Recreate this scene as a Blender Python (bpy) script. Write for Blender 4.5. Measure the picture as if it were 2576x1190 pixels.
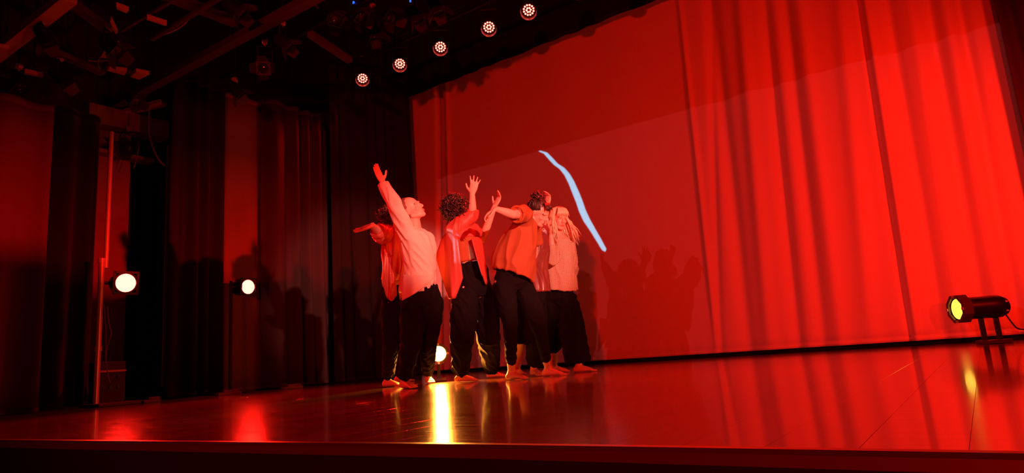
import bpy, math, random
import numpy as np
from mathutils import Vector, Matrix

for _o in list(bpy.data.objects):
    bpy.data.objects.remove(_o)
SC = bpy.context.scene
COL = SC.collection
rnd = random.Random(7)

# ------------------------------------------------------------------ camera
FW, FH, FOC, CAMH = 2576.0, 1190.0, 1637.0, 0.22
def _n(v):
    v = np.array(v, float)
    return v / np.linalg.norm(v)
_Z = _n([-648, -8915, FOC])
_X = -_n([-2342, 470, FOC]); _X = _n(_X - _Z * (_X @ _Z))
_Y = _n(np.cross(_Z, _X))
ROT = np.stack([_X, _Y, _Z])                 # camera (right, down, forward) -> world
CAM = np.array([0, 0, CAMH])
def ray(px, py):
    return ROT @ np.array([(px - FW / 2) / FOC, (py - FH / 2) / FOC, 1.0])
def onz(px, py, z=0.0):
    d = ray(px, py); return CAM + d * ((z - CAMH) / d[2])
def ony(px, py, y):
    d = ray(px, py); return CAM + d * (y / d[1])
def onx(px, py, x):
    d = ray(px, py); return CAM + d * (x / d[0])
def at(px, py, dep):
    return CAM + ray(px, py) * dep
RIGHT, DOWN, FWD = ROT @ [1, 0, 0], ROT @ [0, 1, 0], ROT @ [0, 0, 1]

cd = bpy.data.cameras.new('camera'); cam = bpy.data.objects.new('camera', cd); COL.objects.link(cam)
cd.sensor_fit = 'HORIZONTAL'; cd.sensor_width = 36.0; cd.lens = FOC / FW * 36.0
cd.clip_start = 0.02; cd.clip_end = 100
_m = np.eye(4); _m[:3, 0] = RIGHT; _m[:3, 1] = -DOWN; _m[:3, 2] = -FWD; _m[:3, 3] = CAM
cam.matrix_world = Matrix(_m.tolist())
SC.camera = cam

# ------------------------------------------------------------------ world, exposure
w = bpy.data.worlds.new('dark_house'); SC.world = w; w.use_nodes = True
w.node_tree.nodes['Background'].inputs[0].default_value = (0.30, 0.02, 0.03, 1)
w.node_tree.nodes['Background'].inputs[1].default_value = 0.004
SC.view_settings.view_transform = 'Standard'
SC.view_settings.look = 'None'
SC.view_settings.gamma = 1.0
SC.view_settings.exposure = 0.0
SC.view_settings.use_curve_mapping = False

# ------------------------------------------------------------------ stage lighting
RED = (1.0, 0.012, 0.004)
def aim_matrix(loc, target, roll=0.0):
    loc, target = Vector(loc), Vector(target)
    q = (target - loc).to_track_quat('-Z', 'Y')
    m = q.to_matrix().to_4x4(); m.translation = loc
    return m
def spot(name, loc, target, power, color, angle, blend=0.4, radius=0.06):
    l = bpy.data.lights.new(name, 'SPOT'); l.energy = power; l.color = color
    l.spot_size = math.radians(angle); l.spot_blend = blend; l.shadow_soft_size = radius
    o = bpy.data.objects.new(name, l); COL.objects.link(o); o.matrix_world = aim_matrix(loc, target)
    return o
def math_node(nt, op, a, b=None, clamp=False):
    nd = nt.nodes.new('ShaderNodeMath'); nd.operation = op; nd.use_clamp = clamp
    for i, v in enumerate((a, b)):
        if v is None: continue
        if isinstance(v, (int, float)): nd.inputs[i].default_value = v
        else: nt.links.new(v, nd.inputs[i])
    return nd.outputs[0]
def gate(nt, v, lo, hi, soft):
    """1 between lo and hi, with soft shutter edges"""
    a = math_node(nt, 'DIVIDE', math_node(nt, 'SUBTRACT', v, lo), soft, True)
    b = math_node(nt, 'DIVIDE', math_node(nt, 'SUBTRACT', hi, v), soft, True)
    return math_node(nt, 'MULTIPLY', a, b)
def beam_uv(l):
    l.use_nodes = True
    nt = l.node_tree
    tc = nt.nodes.new('ShaderNodeTexCoord'); sp = nt.nodes.new('ShaderNodeSeparateXYZ')
    nt.links.new(tc.outputs['Normal'], sp.inputs[0])
    nz = math_node(nt, 'ABSOLUTE', sp.outputs[2])
    return nt, math_node(nt, 'DIVIDE', sp.outputs[0], nz), math_node(nt, 'DIVIDE', sp.outputs[1], nz)
YB = 9.15                                                    # plane of the backdrop

# front-of-house red wash on the stage and backdrop
spot('front_wash_light', (2.6, -6.5, 0.9), (-4.2, 9.0, 2.4), 3000, (1.0, 0.006, 0.002), 46, 0.7, 0.12)
# warm front spot on the group of dancers
spot('front_spot_light', (3.05, 0.9, 2.2), (-4.05, 5.15, 1.52), 3900, (1.0, 0.28, 0.21), 18.5, 0.5, 0.05)
# wash along the backdrop from the wing beside it
spot('backdrop_wash_light', (1.75, 6.5, 1.6), (-0.7, 9.15, 1.95), 560, (1.0, 0.010, 0.002), 96, 0.9, 0.15)
# side boom: red across the stage on to the dancers and the far wing
SIDE = spot('side_boom_light', (2.4, 3.4, 1.5), (-8.0, 5.2, 2.75), 4600, (1.0, 0.006, 0.002), 60, 0.3, 0.05)
nt, su, sv = beam_uv(SIDE.data)
em = nt.nodes['Emission']
nt.links.new(math_node(nt, 'MULTIPLY', gate(nt, su, -0.46, 0.46, 0.12), math_node(nt, 'MULTIPLY', gate(nt, sv, -0.135, 1.0, 0.03), gate(nt, sv, -1.0, 0.055, 0.14))), em.inputs['Strength'])
# added narrow fill with no lamp of its own, brightens the corner of the rig
spot('rig_fill_light', (1.4, 1.9, 0.5), (-7.6, 2.9, 4.0), 420, (1.0, 0.02, 0.006), 13, 0.7, 0.05)
# low red shin-buster from the same wing: floor and legs
spot('side_low_light', (2.6, 4.4, 0.6), (-4.4, 5.4, 0.95), 500, (1.0, 0.05, 0.02), 40, 0.5, 0.05)

# the projector in the house: a pale frame with one drawn blue line
PRJ = Vector((-2.45, -8.0, 2.25)); PT = Vector((-3.72, YB, 1.20))
pl = bpy.data.lights.new('projector_light', 'SPOT'); pl.energy = 3600; pl.spot_size = math.radians(44); pl.spot_blend = 0.0
pl.shadow_soft_size = 0.012; pl.color = (1, 1, 1)
po = bpy.data.objects.new('projector_light', pl); COL.objects.link(po); po.matrix_world = aim_matrix(PRJ, PT)
inv = po.matrix_world.inverted()
def puv(px, py):
    p = inv @ Vector(ony(px, py, YB)); return p.x / -p.z, p.y / -p.z
trace = [(1355, 379, 4), (1372, 385, 7), (1385, 399, 8), (1399, 414, 8), (1413, 423, 9), (1426, 438, 10), (1438, 460, 11), (1448, 484, 12), (1457, 506, 12),
         (1465, 530, 12), (1476, 554, 12), (1492, 580, 10), (1507, 605, 9), (1520, 628, 8), (1522, 633, 0), (1540, 668, 0), (1588, 733, 0), (1592, 737, 7), (1612, 765, 7), (1617, 788, 7), (1615, 808, 3)]
uvw = [(*puv(a, b), c) for a, b, c in trace]
nt, pu, pv = beam_uv(pl)
em = nt.nodes['Emission']
vmax, vmin = uvw[0][1], uvw[-1][1]
tv = math_node(nt, 'DIVIDE', math_node(nt, 'SUBTRACT', pv, vmin), vmax - vmin)
umin, umax = min(a[0] for a in uvw) - .01, max(a[0] for a in uvw) + .01
rampu = nt.nodes.new('ShaderNodeValToRGB'); rampw = nt.nodes.new('ShaderNodeValToRGB')
for rp, fn in ((rampu, lambda a: (a[0] - umin) / (umax - umin)), (rampw, lambda a: a[2] / 20.0)):
    els = rp.color_ramp.elements
    pts = sorted(((a[1] - vmin) / (vmax - vmin), fn(a)) for a in uvw)
    while len(els) < len(pts): els.new(0.5)
    for e, (t, v) in zip(els, pts): e.position = t
    for e, (t, v) in zip(els, pts): e.color = (v, v, v, 1)
    nt.links.new(tv, rp.inputs[0])
uc = math_node(nt, 'ADD', math_node(nt, 'MULTIPLY', rampu.outputs[0], umax - umin), umin)
du = math_node(nt, 'ABSOLUTE', math_node(nt, 'SUBTRACT', pu, uc))
pxu = abs(puv(1500, 600)[0] - puv(1480, 600)[0]) / 20.0
halfw = math_node(nt, 'MULTIPLY', rampw.outputs[0], 20.0 * pxu * 0.72)
line = math_node(nt, 'MULTIPLY', math_node(nt, 'LESS_THAN', du, halfw), gate(nt, tv, 0.0, 1.0, 0.004))
ul, vt = puv(1098, 450); 
ur = puv(2540, 300)[0] + .02
frame = math_node(nt, 'MULTIPLY', gate(nt, pu, ul, ur, 0.0006), gate(nt, pv, vt - 0.30, vt, 0.0006))
mixc = nt.nodes.new('ShaderNodeMix'); mixc.data_type = 'RGBA'
nt.links.new(line, mixc.inputs[0])
mixc.inputs[6].default_value = (0.19, 0.016, 0.017, 1); mixc.inputs[7].default_value = (0.7, 2.7, 4.0, 1)
nt.links.new(mixc.outputs[2], em.inputs['Color'])
nt.links.new(math_node(nt, 'MAXIMUM', frame, line), em.inputs['Strength'])

# ------------------------------------------------------------------ materials
MATS = {}
def mat(name, base, rough=0.7, spec=0.3, metal=0.0, noise=None, bump=0.0, nscale=40.0, sheen=0.0, var=0.0, stretch=None, coat=0.0):
    if name in MATS: return MATS[name]
    m = bpy.data.materials.new(name); m.use_nodes = True
    nt = m.node_tree; b = nt.nodes['Principled BSDF']
    b.inputs['Base Color'].default_value = (*base, 1); b.inputs['Roughness'].default_value = rough
    b.inputs['Specular IOR Level'].default_value = spec; b.inputs['Metallic'].default_value = metal
    b.inputs['Sheen Weight'].default_value = sheen; b.inputs['Coat Weight'].default_value = coat
    tc = nt.nodes.new('ShaderNodeTexCoord'); src = tc.outputs['Object']
    if stretch:
        mp = nt.nodes.new('ShaderNodeMapping'); mp.inputs['Scale'].default_value = stretch
        nt.links.new(src, mp.inputs[0]); src = mp.outputs[0]
    nz = nt.nodes.new('ShaderNodeTexNoise'); nz.inputs['Scale'].default_value = nscale; nz.inputs['Detail'].default_value = 4
    nt.links.new(src, nz.inputs['Vector'])
    if var:
        mx = nt.nodes.new('ShaderNodeMix'); mx.data_type = 'RGBA'
        nt.links.new(nz.outputs[0], mx.inputs[0])
        mx.inputs[6].default_value = (*[c * (1 - var) for c in base], 1); mx.inputs[7].default_value = (*[min(1, c * (1 + var)) for c in base], 1)
        nt.links.new(mx.outputs[2], b.inputs['Base Color'])
    if bump:
        bp = nt.nodes.new('ShaderNodeBump'); bp.inputs['Strength'].default_value = bump; bp.inputs['Distance'].default_value = 0.01
        nt.links.new(nz.outputs[0], bp.inputs['Height']); nt.links.new(bp.outputs[0], b.inputs['Normal'])
    MATS[name] = m
    return m
def emit(name, color, strength):
    m = bpy.data.materials.new(name); m.use_nodes = True
    b = m.node_tree.nodes['Principled BSDF']
    b.inputs['Base Color'].default_value = (0.02, 0.02, 0.02, 1); b.inputs['Roughness'].default_value = 0.3
    b.inputs['Emission Color'].default_value = (*color, 1); b.inputs['Emission Strength'].default_value = strength
    m.cycles.emission_sampling = 'NONE'
    MATS[name] = m
    return m
M_BLACK = mat('black_paint', (0.012, 0.011, 0.011), 0.45, 0.4, var=0.2)
M_GLOSSBLACK = mat('gloss_black_metal', (0.010, 0.010, 0.010), 0.28, 0.5, var=0.2)
M_STEEL = mat('bare_steel', (0.62, 0.55, 0.52), 0.32, 0.6, metal=0.35, var=0.15, nscale=12)
M_TIMBER = mat('painted_timber', (0.55, 0.34, 0.24), 0.6, 0.3, var=0.25, nscale=9, stretch=(1, 6, 6), bump=0.1)
M_DARKBEAM = mat('dark_beam_paint', (0.085, 0.055, 0.05), 0.55, 0.3, var=0.25, nscale=9, bump=0.1)
M_VELVET = mat('black_velvet', (0.008, 0.006, 0.006), 0.95, 0.1, sheen=0.15, var=0.2, nscale=30)
M_SERGE = mat('dark_wool_serge', (0.055, 0.030, 0.030), 0.95, 0.1, var=0.2, nscale=60, bump=0.1)
M_MASK = mat('brown_masking_cloth', (0.24, 0.12, 0.10), 0.95, 0.1, var=0.12, nscale=50, bump=0.1)
M_CYC = mat('pale_backdrop_cloth', (0.80, 0.74, 0.70), 0.9, 0.12, var=0.03, nscale=300, bump=0.05)
M_WALLD = mat('dark_wall_and_shade', (0.03, 0.02, 0.02), 0.9, 0.2, var=0.2, nscale=5)
M_WALLR = mat('plastered_wing_wall', (0.22, 0.13, 0.12), 0.85, 0.2, var=0.15, nscale=6, bump=0.1)
M_CABLE = mat('black_rubber_cable', (0.03, 0.025, 0.025), 0.4, 0.5)
M_TAPE = mat('pale_cable', (0.5, 0.45, 0.42), 0.5, 0.4)
L_WHITE = emit('hot_red_lens', (1.0, 0.10, 0.075), 10.0)
L_AMBER = emit('hot_amber_lens', (1.0, 0.26, 0.03), 60.0)
L_AMBER_DIM = emit('amber_gel_lens', (1.0, 0.52, 0.05), 2.3)
L_LED = emit('red_led', (1.0, 0.075, 0.055), 13.0)
L_BLUE = emit('blue_indicator', (0.02, 0.10, 1.0), 2.0)

# ------------------------------------------------------------------ mesh helpers
def frame_of(d, hint=(0, 0, 1)):
    d = _n(d); h = np.array(hint, float)
    if abs(d @ _n(h)) > 0.97: h = np.array([1.0, 0, 0])
    u = _n(np.cross(h, d)); return u, _n(np.cross(d, u)), d
class MB:
    def __init__(s): s.v = []; s.f = []
    def loft(s, rings, cap=True):
        b = len(s.v); k = len(rings[0])
        for r in rings: s.v.extend([tuple(p) for p in r])
        for i in range(len(rings) - 1):
            for j in range(k):
                a = b + i * k + j; c = b + i * k + (j + 1) % k
                s.f.append((a, c, c + k, a + k))
        if cap:
            s.f.append(tuple(b + j for j in range(k))[::-1]); e = b + (len(rings) - 1) * k
            s.f.append(tuple(e + j for j in range(k)))
        return s
    def ring(s, c, u, v, ru, rv, n=16, sq=1.0):
        c, u, v = np.array(c, float), np.array(u, float), np.array(v, float); out = []
        for j in range(n):
            t = 2 * math.pi * j / n; cs, sn = math.cos(t), math.sin(t)
            out.append(c + u * ru * math.copysign(abs(cs) ** sq, cs) + v * rv * math.copysign(abs(sn) ** sq, sn))
        return out
    def tcap(s, a, b, ra, rb, n=12):
        a, b = np.array(a, float), np.array(b, float)
        if np.linalg.norm(b - a) < 1e-6: b = a + [0, 0, 1e-4]
        u, v, d = frame_of(b - a); rings = []
        for t in (-88, -60, -30, 0): rings.append(s.ring(a + d * ra * math.sin(math.radians(t)), u, v, ra * math.cos(math.radians(t)), ra * math.cos(math.radians(t)), n))
        for t in (0, 30, 60, 88): rings.append(s.ring(b + d * rb * math.sin(math.radians(t)), u, v, rb * math.cos(math.radians(t)), rb * math.cos(math.radians(t)), n))
        return s.loft(rings)
    def ell(s, c, axes, r, n=16, m=10):
        c = np.array(c, float); A = [np.array(x, float) for x in axes]; rings = []
        for i in range(m + 1):
            t = math.pi * (0.02 + 0.96 * i / m) - math.pi / 2
            rings.append(s.ring(c + A[2] * r[2] * math.sin(t), A[0], A[1], r[0] * math.cos(t), r[1] * math.cos(t), n))
        return s.loft(rings)
    def tube(s, pts, rad, n=8, cap=True):
        pts = [np.array(p, float) for p in pts]
        if isinstance(rad, (int, float)): rad = [rad] * len(pts)
        u = None; rings = []
        for i, p in enumerate(pts):
            d = _n(pts[min(i + 1, len(pts) - 1)] - pts[max(i - 1, 0)])
            if u is None: u, v, d = frame_of(d)
            else: u = _n(u - d * (u @ d)); v = np.cross(d, u)
            rings.append(s.ring(p, u, v, rad[i], rad[i], n))
        return s.loft(rings, cap)
    def box(s, c, size, axes=None):
        c = np.array(c, float); A = np.eye(3) if axes is None else np.array(axes, float); b = len(s.v)
        for x in (-1, 1):
            for y in (-1, 1):
                for z in (-1, 1): s.v.append(tuple(c + A[0] * x * size[0] / 2 + A[1] * y * size[1] / 2 + A[2] * z * size[2] / 2))
        for f in ((0, 1, 3, 2), (4, 6, 7, 5), (0, 4, 5, 1), (2, 3, 7, 6), (0, 2, 6, 4), (1, 5, 7, 3)): s.f.append(tuple(b + i for i in f))
        return s
    def sheet(s, grid, th):
        """grid of points -> closed thin slab; th is the cloth thickness"""
        G = np.array(grid, float); n, m, _ = G.shape
        du = np.gradient(G, axis=0); dv = np.gradient(G, axis=1); N = np.cross(du, dv)
        N /= np.linalg.norm(N, axis=2, keepdims=True) + 1e-9
        b = len(s.v); s.v.extend(map(tuple, (G + N * th / 2).reshape(-1, 3))); s.v.extend(map(tuple, (G - N * th / 2).reshape(-1, 3)))
        o = n * m; I = lambda i, j: b + i * m + j
        for i in range(n - 1):
            for j in range(m - 1):
                s.f.append((I(i, j), I(i + 1, j), I(i + 1, j + 1), I(i, j + 1)))
                s.f.append((o + I(i, j), o + I(i, j + 1), o + I(i + 1, j + 1), o + I(i + 1, j)))
        edge = [(i, 0) for i in range(n)] + [(n - 1, j) for j in range(1, m)] + [(i, m - 1) for i in range(n - 2, -1, -1)] + [(0, j) for j in range(m - 2, 0, -1)]
        for (i, j), (k, l) in zip(edge, edge[1:] + edge[:1]): s.f.append((I(i, j), o + I(i, j), o + I(k, l), I(k, l)))
        return s
    def mesh(s, name):
        me = bpy.data.meshes.new(name); me.from_pydata([tuple(map(float, p)) for p in s.v], [], s.f); me.update(); return me
    def build(s, name, m, parent=None, smooth=False, bevel=0.0):
        return link(name, s.mesh(name), m, parent, smooth, bevel)
def link(name, me, m, parent=None, smooth=False, bevel=0.0):
    o = bpy.data.objects.new(name, me); COL.objects.link(o)
    if m is not None: me.materials.clear(); me.materials.append(m)
    if smooth:
        me.polygons.foreach_set('use_smooth', [True] * len(me.polygons))
        if smooth == 'auto': me.set_sharp_from_angle(angle=math.radians(38))
    if parent is not None:
        o.parent = parent; o.matrix_parent_inverse = parent.matrix_world.inverted()
    if bevel:
        bv = o.modifiers.new('bevel', 'BEVEL'); bv.width = bevel; bv.segments = 2; bv.limit_method = 'ANGLE'
    return o
def tag(o, label=None, cat=None, group=None, kind=None):
    if label: o['label'] = label
    if cat: o['category'] = cat
    if group: o['group'] = group
    if kind: o['kind'] = kind
    return o
def empty(name, loc, label=None, cat=None, group=None):
    o = bpy.data.objects.new(name, None); COL.objects.link(o); o.matrix_world = Matrix.Translation(Vector(loc)); o.empty_display_size = 0.1
    return tag(o, label, cat, group)
def remesh(mb, voxel, smooth=4, fold=None):
    me = mb.mesh('tmp'); o = bpy.data.objects.new('tmp', me); COL.objects.link(o)
    r = o.modifiers.new('r', 'REMESH'); r.mode = 'VOXEL'; r.voxel_size = voxel
    if smooth:
        sm = o.modifiers.new('s', 'SMOOTH'); sm.factor = 0.5; sm.iterations = smooth
    dg = bpy.context.evaluated_depsgraph_get()
    out = bpy.data.meshes.new_from_object(o.evaluated_get(dg))
    bpy.data.objects.remove(o); bpy.data.meshes.remove(me)
    if fold is not None:
        n = len(out.vertices); co = np.empty(n * 3, np.float32); out.vertices.foreach_get('co', co); co = co.reshape(-1, 3)
        nm = np.empty(n * 3, np.float32); out.vertex_normals.foreach_get('vector', nm); nm = nm.reshape(-1, 3)
        co = co + nm * fold(co)[:, None]
        out.vertices.foreach_set('co', co.astype(np.float32).ravel()); out.update()
    return out

# ------------------------------------------------------------------ the setting
FLOOR_X0, FLOOR_X1 = -9.4, 3.2
def front_y(x):
    xs = [-9.4, -6.0, -3.34, -1.0, 0.02, 3.2]; ys = [0.95, 1.06, 1.22, 1.38, 1.41, 1.42]
    return float(np.interp(x, xs, ys))
def floor_material():
    m = bpy.data.materials.new('varnished_stage_boards'); m.use_nodes = True; nt = m.node_tree; b = nt.nodes['Principled BSDF']
    tc = nt.nodes.new('ShaderNodeTexCoord'); mp = nt.nodes.new('ShaderNodeMapping'); mp.inputs['Scale'].default_value = (14, 1.0, 1)
    nz = nt.nodes.new('ShaderNodeTexNoise'); nz.inputs['Scale'].default_value = 5; nz.inputs['Detail'].default_value = 6
    nt.links.new(tc.outputs['Object'], mp.inputs[0]); nt.links.new(mp.outputs[0], nz.inputs['Vector'])
    oi = nt.nodes.new('ShaderNodeObjectInfo')
    ramp = nt.nodes.new('ShaderNodeValToRGB'); ramp.color_ramp.elements[0].color = (0.12, 0.055, 0.03, 1); ramp.color_ramp.elements[1].color = (0.22, 0.11, 0.06, 1)
    ramp.color_ramp.elements[0].position = 0.3; ramp.color_ramp.elements[1].position = 0.75
    add = math_node(nt, 'ADD', nz.outputs[0], math_node(nt, 'MULTIPLY', math_node(nt, 'SUBTRACT', oi.outputs['Random'], 0.5), 0.22))
    nt.links.new(add, ramp.inputs[0]); nt.links.new(ramp.outputs[0], b.inputs['Base Color'])
    # scuffed varnish: streaks across the boards
    m2 = nt.nodes.new('ShaderNodeMapping'); m2.inputs['Scale'].default_value = (1.4, 22, 1); geo = nt.nodes.new('ShaderNodeNewGeometry')
    n2 = nt.nodes.new('ShaderNodeTexNoise'); n2.inputs['Scale'].default_value = 2.2; n2.inputs['Detail'].default_value = 7; n2.inputs['Roughness'].default_value = 0.65
    nt.links.new(geo.outputs['Position'], m2.inputs[0]); nt.links.new(m2.outputs[0], n2.inputs['Vector'])
    mr = nt.nodes.new('ShaderNodeMapRange'); mr.inputs[1].default_value = 0.3; mr.inputs[2].default_value = 0.7; mr.inputs[3].default_value = 0.10; mr.inputs[4].default_value = 0.22
    nt.links.new(n2.outputs[0], mr.inputs[0]); nt.links.new(mr.outputs[0], b.inputs['Roughness'])
    b.inputs['Specular IOR Level'].default_value = 0.5; b.inputs['Coat Weight'].default_value = 0.8; b.inputs['Coat Roughness'].default_value = 0.075
    bp = nt.nodes.new('ShaderNodeBump'); bp.inputs['Strength'].default_value = 0.10; bp.inputs['Distance'].default_value = 0.006
    nt.links.new(n2.outputs[0], bp.inputs['Height']); nt.links.new(bp.outputs[0], b.inputs['Normal'])
    return m
M_FLOOR = floor_material()
M_SUB = mat('dark_subfloor', (0.02, 0.012, 0.01), 0.8)
floor_o = MB().box(((FLOOR_X0 + FLOOR_X1) / 2, 5.6, -0.10), (FLOOR_X1 - FLOOR_X0, 8.4, 0.15)).build('floor', M_SUB)
tag(floor_o, 'dark varnished stage floor of long narrow boards', kind='structure')
PW = 0.174
k = 0
x = -0.232 - 53 * PW
while x < FLOOR_X1 - PW:
    a, bq = x + 0.0002, x + PW - 0.0002
    mb = MB(); b0 = 0
    ya, yb = front_y(a), front_y(bq)
    V = [(a, ya, -0.024), (bq, yb, -0.024), (bq, 9.75, -0.024), (a, 9.75, -0.024)]
    e = 0.0005
    V += [(a, ya, -e), (bq, yb, -e), (bq, 9.75, -e), (a, 9.75, -e), (a + e, ya + e, 0), (bq - e, yb + e, 0), (bq - e, 9.75, 0), (a + e, 9.75, 0)]
    mb.v = V; mb.f = [(3, 2, 1, 0)] + [(i, (i + 1) % 4, 4 + (i + 1) % 4, 4 + i) for i in range(4)] + [(4 + i, 4 + (i + 1) % 4, 8 + (i + 1) % 4, 8 + i) for i in range(4)] + [(8, 9, 10, 11)]
    mb.build('plank', M_FLOOR, floor_o)
    x += PW; k += 1

# nosing along the stage edge, front face, auditorium floor
xs = np.linspace(FLOOR_X0, FLOOR_X1, 30)
mb = MB(); rings = []
for xx in xs:
    y = front_y(xx)
    rings.append([(xx, y - 0.030, -0.030), (xx, y - 0.030, -0.006), (xx, y - 0.022, 0.0035), (xx, y + 0.004, 0.0035), (xx, y + 0.004, -0.030)])
mb.loft(rings); tag(mb.build('trim_1', mat('stage_nosing_paint', (0.05, 0.02, 0.016), 0.35, 0.5), smooth=False), 'dark brown nosing strip along the stage edge', kind='structure')
mb = MB(); rings = []
for xx in xs:
    y = front_y(xx)
    rings.append([(xx, y - 0.012, -0.95), (xx, y - 0.012, -0.025), (xx, y + 0.06, -0.025), (xx, y + 0.06, -0.95)])
mb.loft(rings); tag(mb.build('wall_front', mat('black_stage_fascia', (0.006, 0.005, 0.005), 0.8, 0.15)), 'black face of the stage front below the boards', kind='structure')
mb = MB(); rings = []
for xx in xs:
    y = front_y(xx)
    rings.append([(xx, y - 0.32, -0.30), (xx, y - 0.32, -0.16), (xx, y - 0.02, -0.16), (xx, y - 0.02, -0.30)])
tag(MB().loft(rings).build('trim_2', mat('dark_red_ledge', (0.02, 0.006, 0.007), 0.8, 0.2)), 'dark red ledge running below the stage front', kind='structure')
tag(MB().box((-3.0, -3.2, -0.98), (16, 9.2, 0.06)).build('floor_auditorium', mat('auditorium_carpet', (0.03, 0.008, 0.01), 0.95, 0.1)), 'dark carpeted auditorium floor in front of the stage', kind='structure')
tag(MB().box((-3.1, 9.95, 2.9), (13.4, 0.1, 7.8)).build('wall_back', M_VELVET), 'black rear wall behind the backdrop', kind='structure')
tag(MB().box((-3.1, 4.9, 6.85), (13.4, 10.2, 0.1)).build('ceiling', M_WALLD), 'black stage house ceiling above the rig', kind='structure')
tag(MB().box((3.3, 5.2, 2.9), (0.1, 9.6, 7.8)).build('wall_right', M_WALLD), 'black side wall beyond the right wing', kind='structure')

# left wing wall with doorway, seen through the gap in the curtains
WX = -9.40
wl = MB()
def wallseg(mb, y0, y1, z0, z1): mb.box((WX - 0.06, (y0 + y1) / 2, (z0 + z1) / 2), (0.12, y1 - y0, z1 - z0))
wallseg(wl, 0.2, 4.15, -0.95, 6.8); wallseg(wl, 4.62, 9.9, -0.95, 6.8); wallseg(wl, 4.15, 4.62, 3.55, 6.8)
wall_left = tag(wl.build('wall_left', M_WALLD), 'wall of the left wing behind the side curtains, shade put into its dark colour', kind='structure')  # unlit upper wall: its shade is put into the dark colour
tag(MB().box((WX - 0.16, 4.385, 1.75), (0.05, 0.47, 3.62)).build('door_dark_1', M_VELVET), 'black sheet for the darkness of the narrow doorway in the left wing wall', kind='structure')  # black sheet stands in for the darkness of the open doorway
tag(MB().box((WX - 0.005, 4.385, -0.03 + 0.03), (0.02, 0.01, 0.01)).build('door_stop', M_BLACK), kind='helper') if False else None

# ------------------------------------------------------------------ drapes
def drape(name, A, B, z0, z1, m, amp, wl_, seed, label, cat='curtain', group=None, th=0.006, valance=False, nv=10, lean=0.0):
    r = np.random.RandomState(seed); A, B = np.array(A, float), np.array(B, float); L = np.linalg.norm(B - A); d = (B - A) / L; nrm = np.array([-d[1], d[0]])
    n = max(8, int(L / wl_ * 12)); t = np.linspace(0, 1, n + 1); ph = r.uniform(0, 6.28, 4)
    zs = np.linspace(z0, z1, nv); G = np.zeros((n + 1, nv, 3))
    warp = t + 0.25 * wl_ / L * np.sin(t * L / wl_ * 1.7 + ph[0])
    for j, z in enumerate(zs):
        q = (z - z0) / (z1 - z0); a = amp * (1.15 - 0.5 * q)
        w_ = a * np.sin(2 * math.pi * warp * L / wl_ + ph[1] + 0.35 * math.sin(q * 3 + ph[3])) + 0.45 * a * np.sin(2 * math.pi * warp * L / wl_ * 0.43 + ph[2])
        G[:, j, 0] = A[0] + d[0] * t * L + nrm[0] * w_; G[:, j, 1] = A[1] + d[1] * t * L + nrm[1] * w_
        G[:, j, 2] = z
    o = MB().sheet(G, th).build(name, m, smooth=True)
    # stitched top band with hem at the bottom
    for nm_, za, zb in (('top_band', z1 - 0.07, z1), ('hem', z0, z0 + 0.05)):
        jj = 0 if nm_ == 'hem' else nv - 1
        g2 = np.stack([G[:, jj, :], G[:, jj, :]], axis=1); g2[:, 0, 2] = za; g2[:, 1, 2] = zb
        MB().sheet(g2, th + 0.006).build(nm_, m, o, smooth=True)
    return tag(o, label, cat, group)
GW = 'side curtains of the left wing'
DX = -7.72
yY = lambda px, X=DX: onx(px, 600, X)[1]
drape('wing_curtain', (-7.05, 0.70), (-7.0, yY(118, -7.0)), 0.02, onx(60, 248, -7.0)[2], mat('brown_house_cloth', (0.10, 0.045, 0.04), 0.95, 0.1, var=0.12, nscale=50), 0.05, 0.62, 1, 'dull red curtain at the far left, nearest the audience', group=GW)
drape('wing_curtain', (-8.22, 2.65), (-8.26, yY(243, -8.26)), 0.02, onx(190, 262, -8.05)[2], M_VELVET, 0.045, 0.30, 2, 'black velvet curtain between the dull red curtain and the steel pole', group=GW)
drape('wing_curtain', (-8.30, yY(424, -8.30)), (-8.30, yY(556, -8.30)), 0.02, 4.3, mat('black_wool_serge', (0.028, 0.016, 0.016), 0.95, 0.1, var=0.2, nscale=60), 0.07, 0.26, 3, 'dark folded curtain between the doorway gap and the smooth red panel', group=GW)
drape('wing_curtain', (-8.42, yY(563, -8.42)), (-8.42, yY(662, -8.42)), 0.02, 4.3, M_MASK, 0.010, 0.5, 4, 'smooth red curtain panel behind the farther round lamp', group=GW)
drape('wing_curtain', (-8.22, yY(664, -8.22)), (-8.22, yY(830, -8.22)), 0.02, 4.3, M_SERGE, 0.075, 0.27, 5, 'black curtain with wide red-lit folds right of the smooth panel', group=GW)
drape('wing_curtain', (-8.06, yY(838, -8.06)), (-8.36, onx(1036, 400, -8.36)[1]), 0.02, 5.6, mat('brown_black_velvet', (0.022, 0.010, 0.009), 0.95, 0.1, var=0.2, nscale=30), 0.05, 0.30, 6, 'tall dark curtain touching the left edge of the red backdrop', group=GW)
drape('wing_curtain', (0.70, 8.98), (1.85, 8.92), 0.02, 5.2, M_SERGE, 0.06, 0.30, 8, 'dark red curtain at the right edge of the backdrop', group='side curtains of the right wing')
drape('wing_curtain', (1.08, 8.70), (2.5, 8.5), 0.02, 5.2, M_VELVET, 0.06, 0.30, 9, 'black curtain in front of the right edge of the backdrop', group='side curtains of the right wing')
# border across the top of the backdrop
drape('border_curtain', (-9.2, 8.86), (2.6, 8.86), ony(1345, 120, 8.86)[2], 6.75, M_VELVET, 0.015, 0.55, 10, 'black border curtain hanging across the top of the backdrop', cat='curtain')

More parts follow.
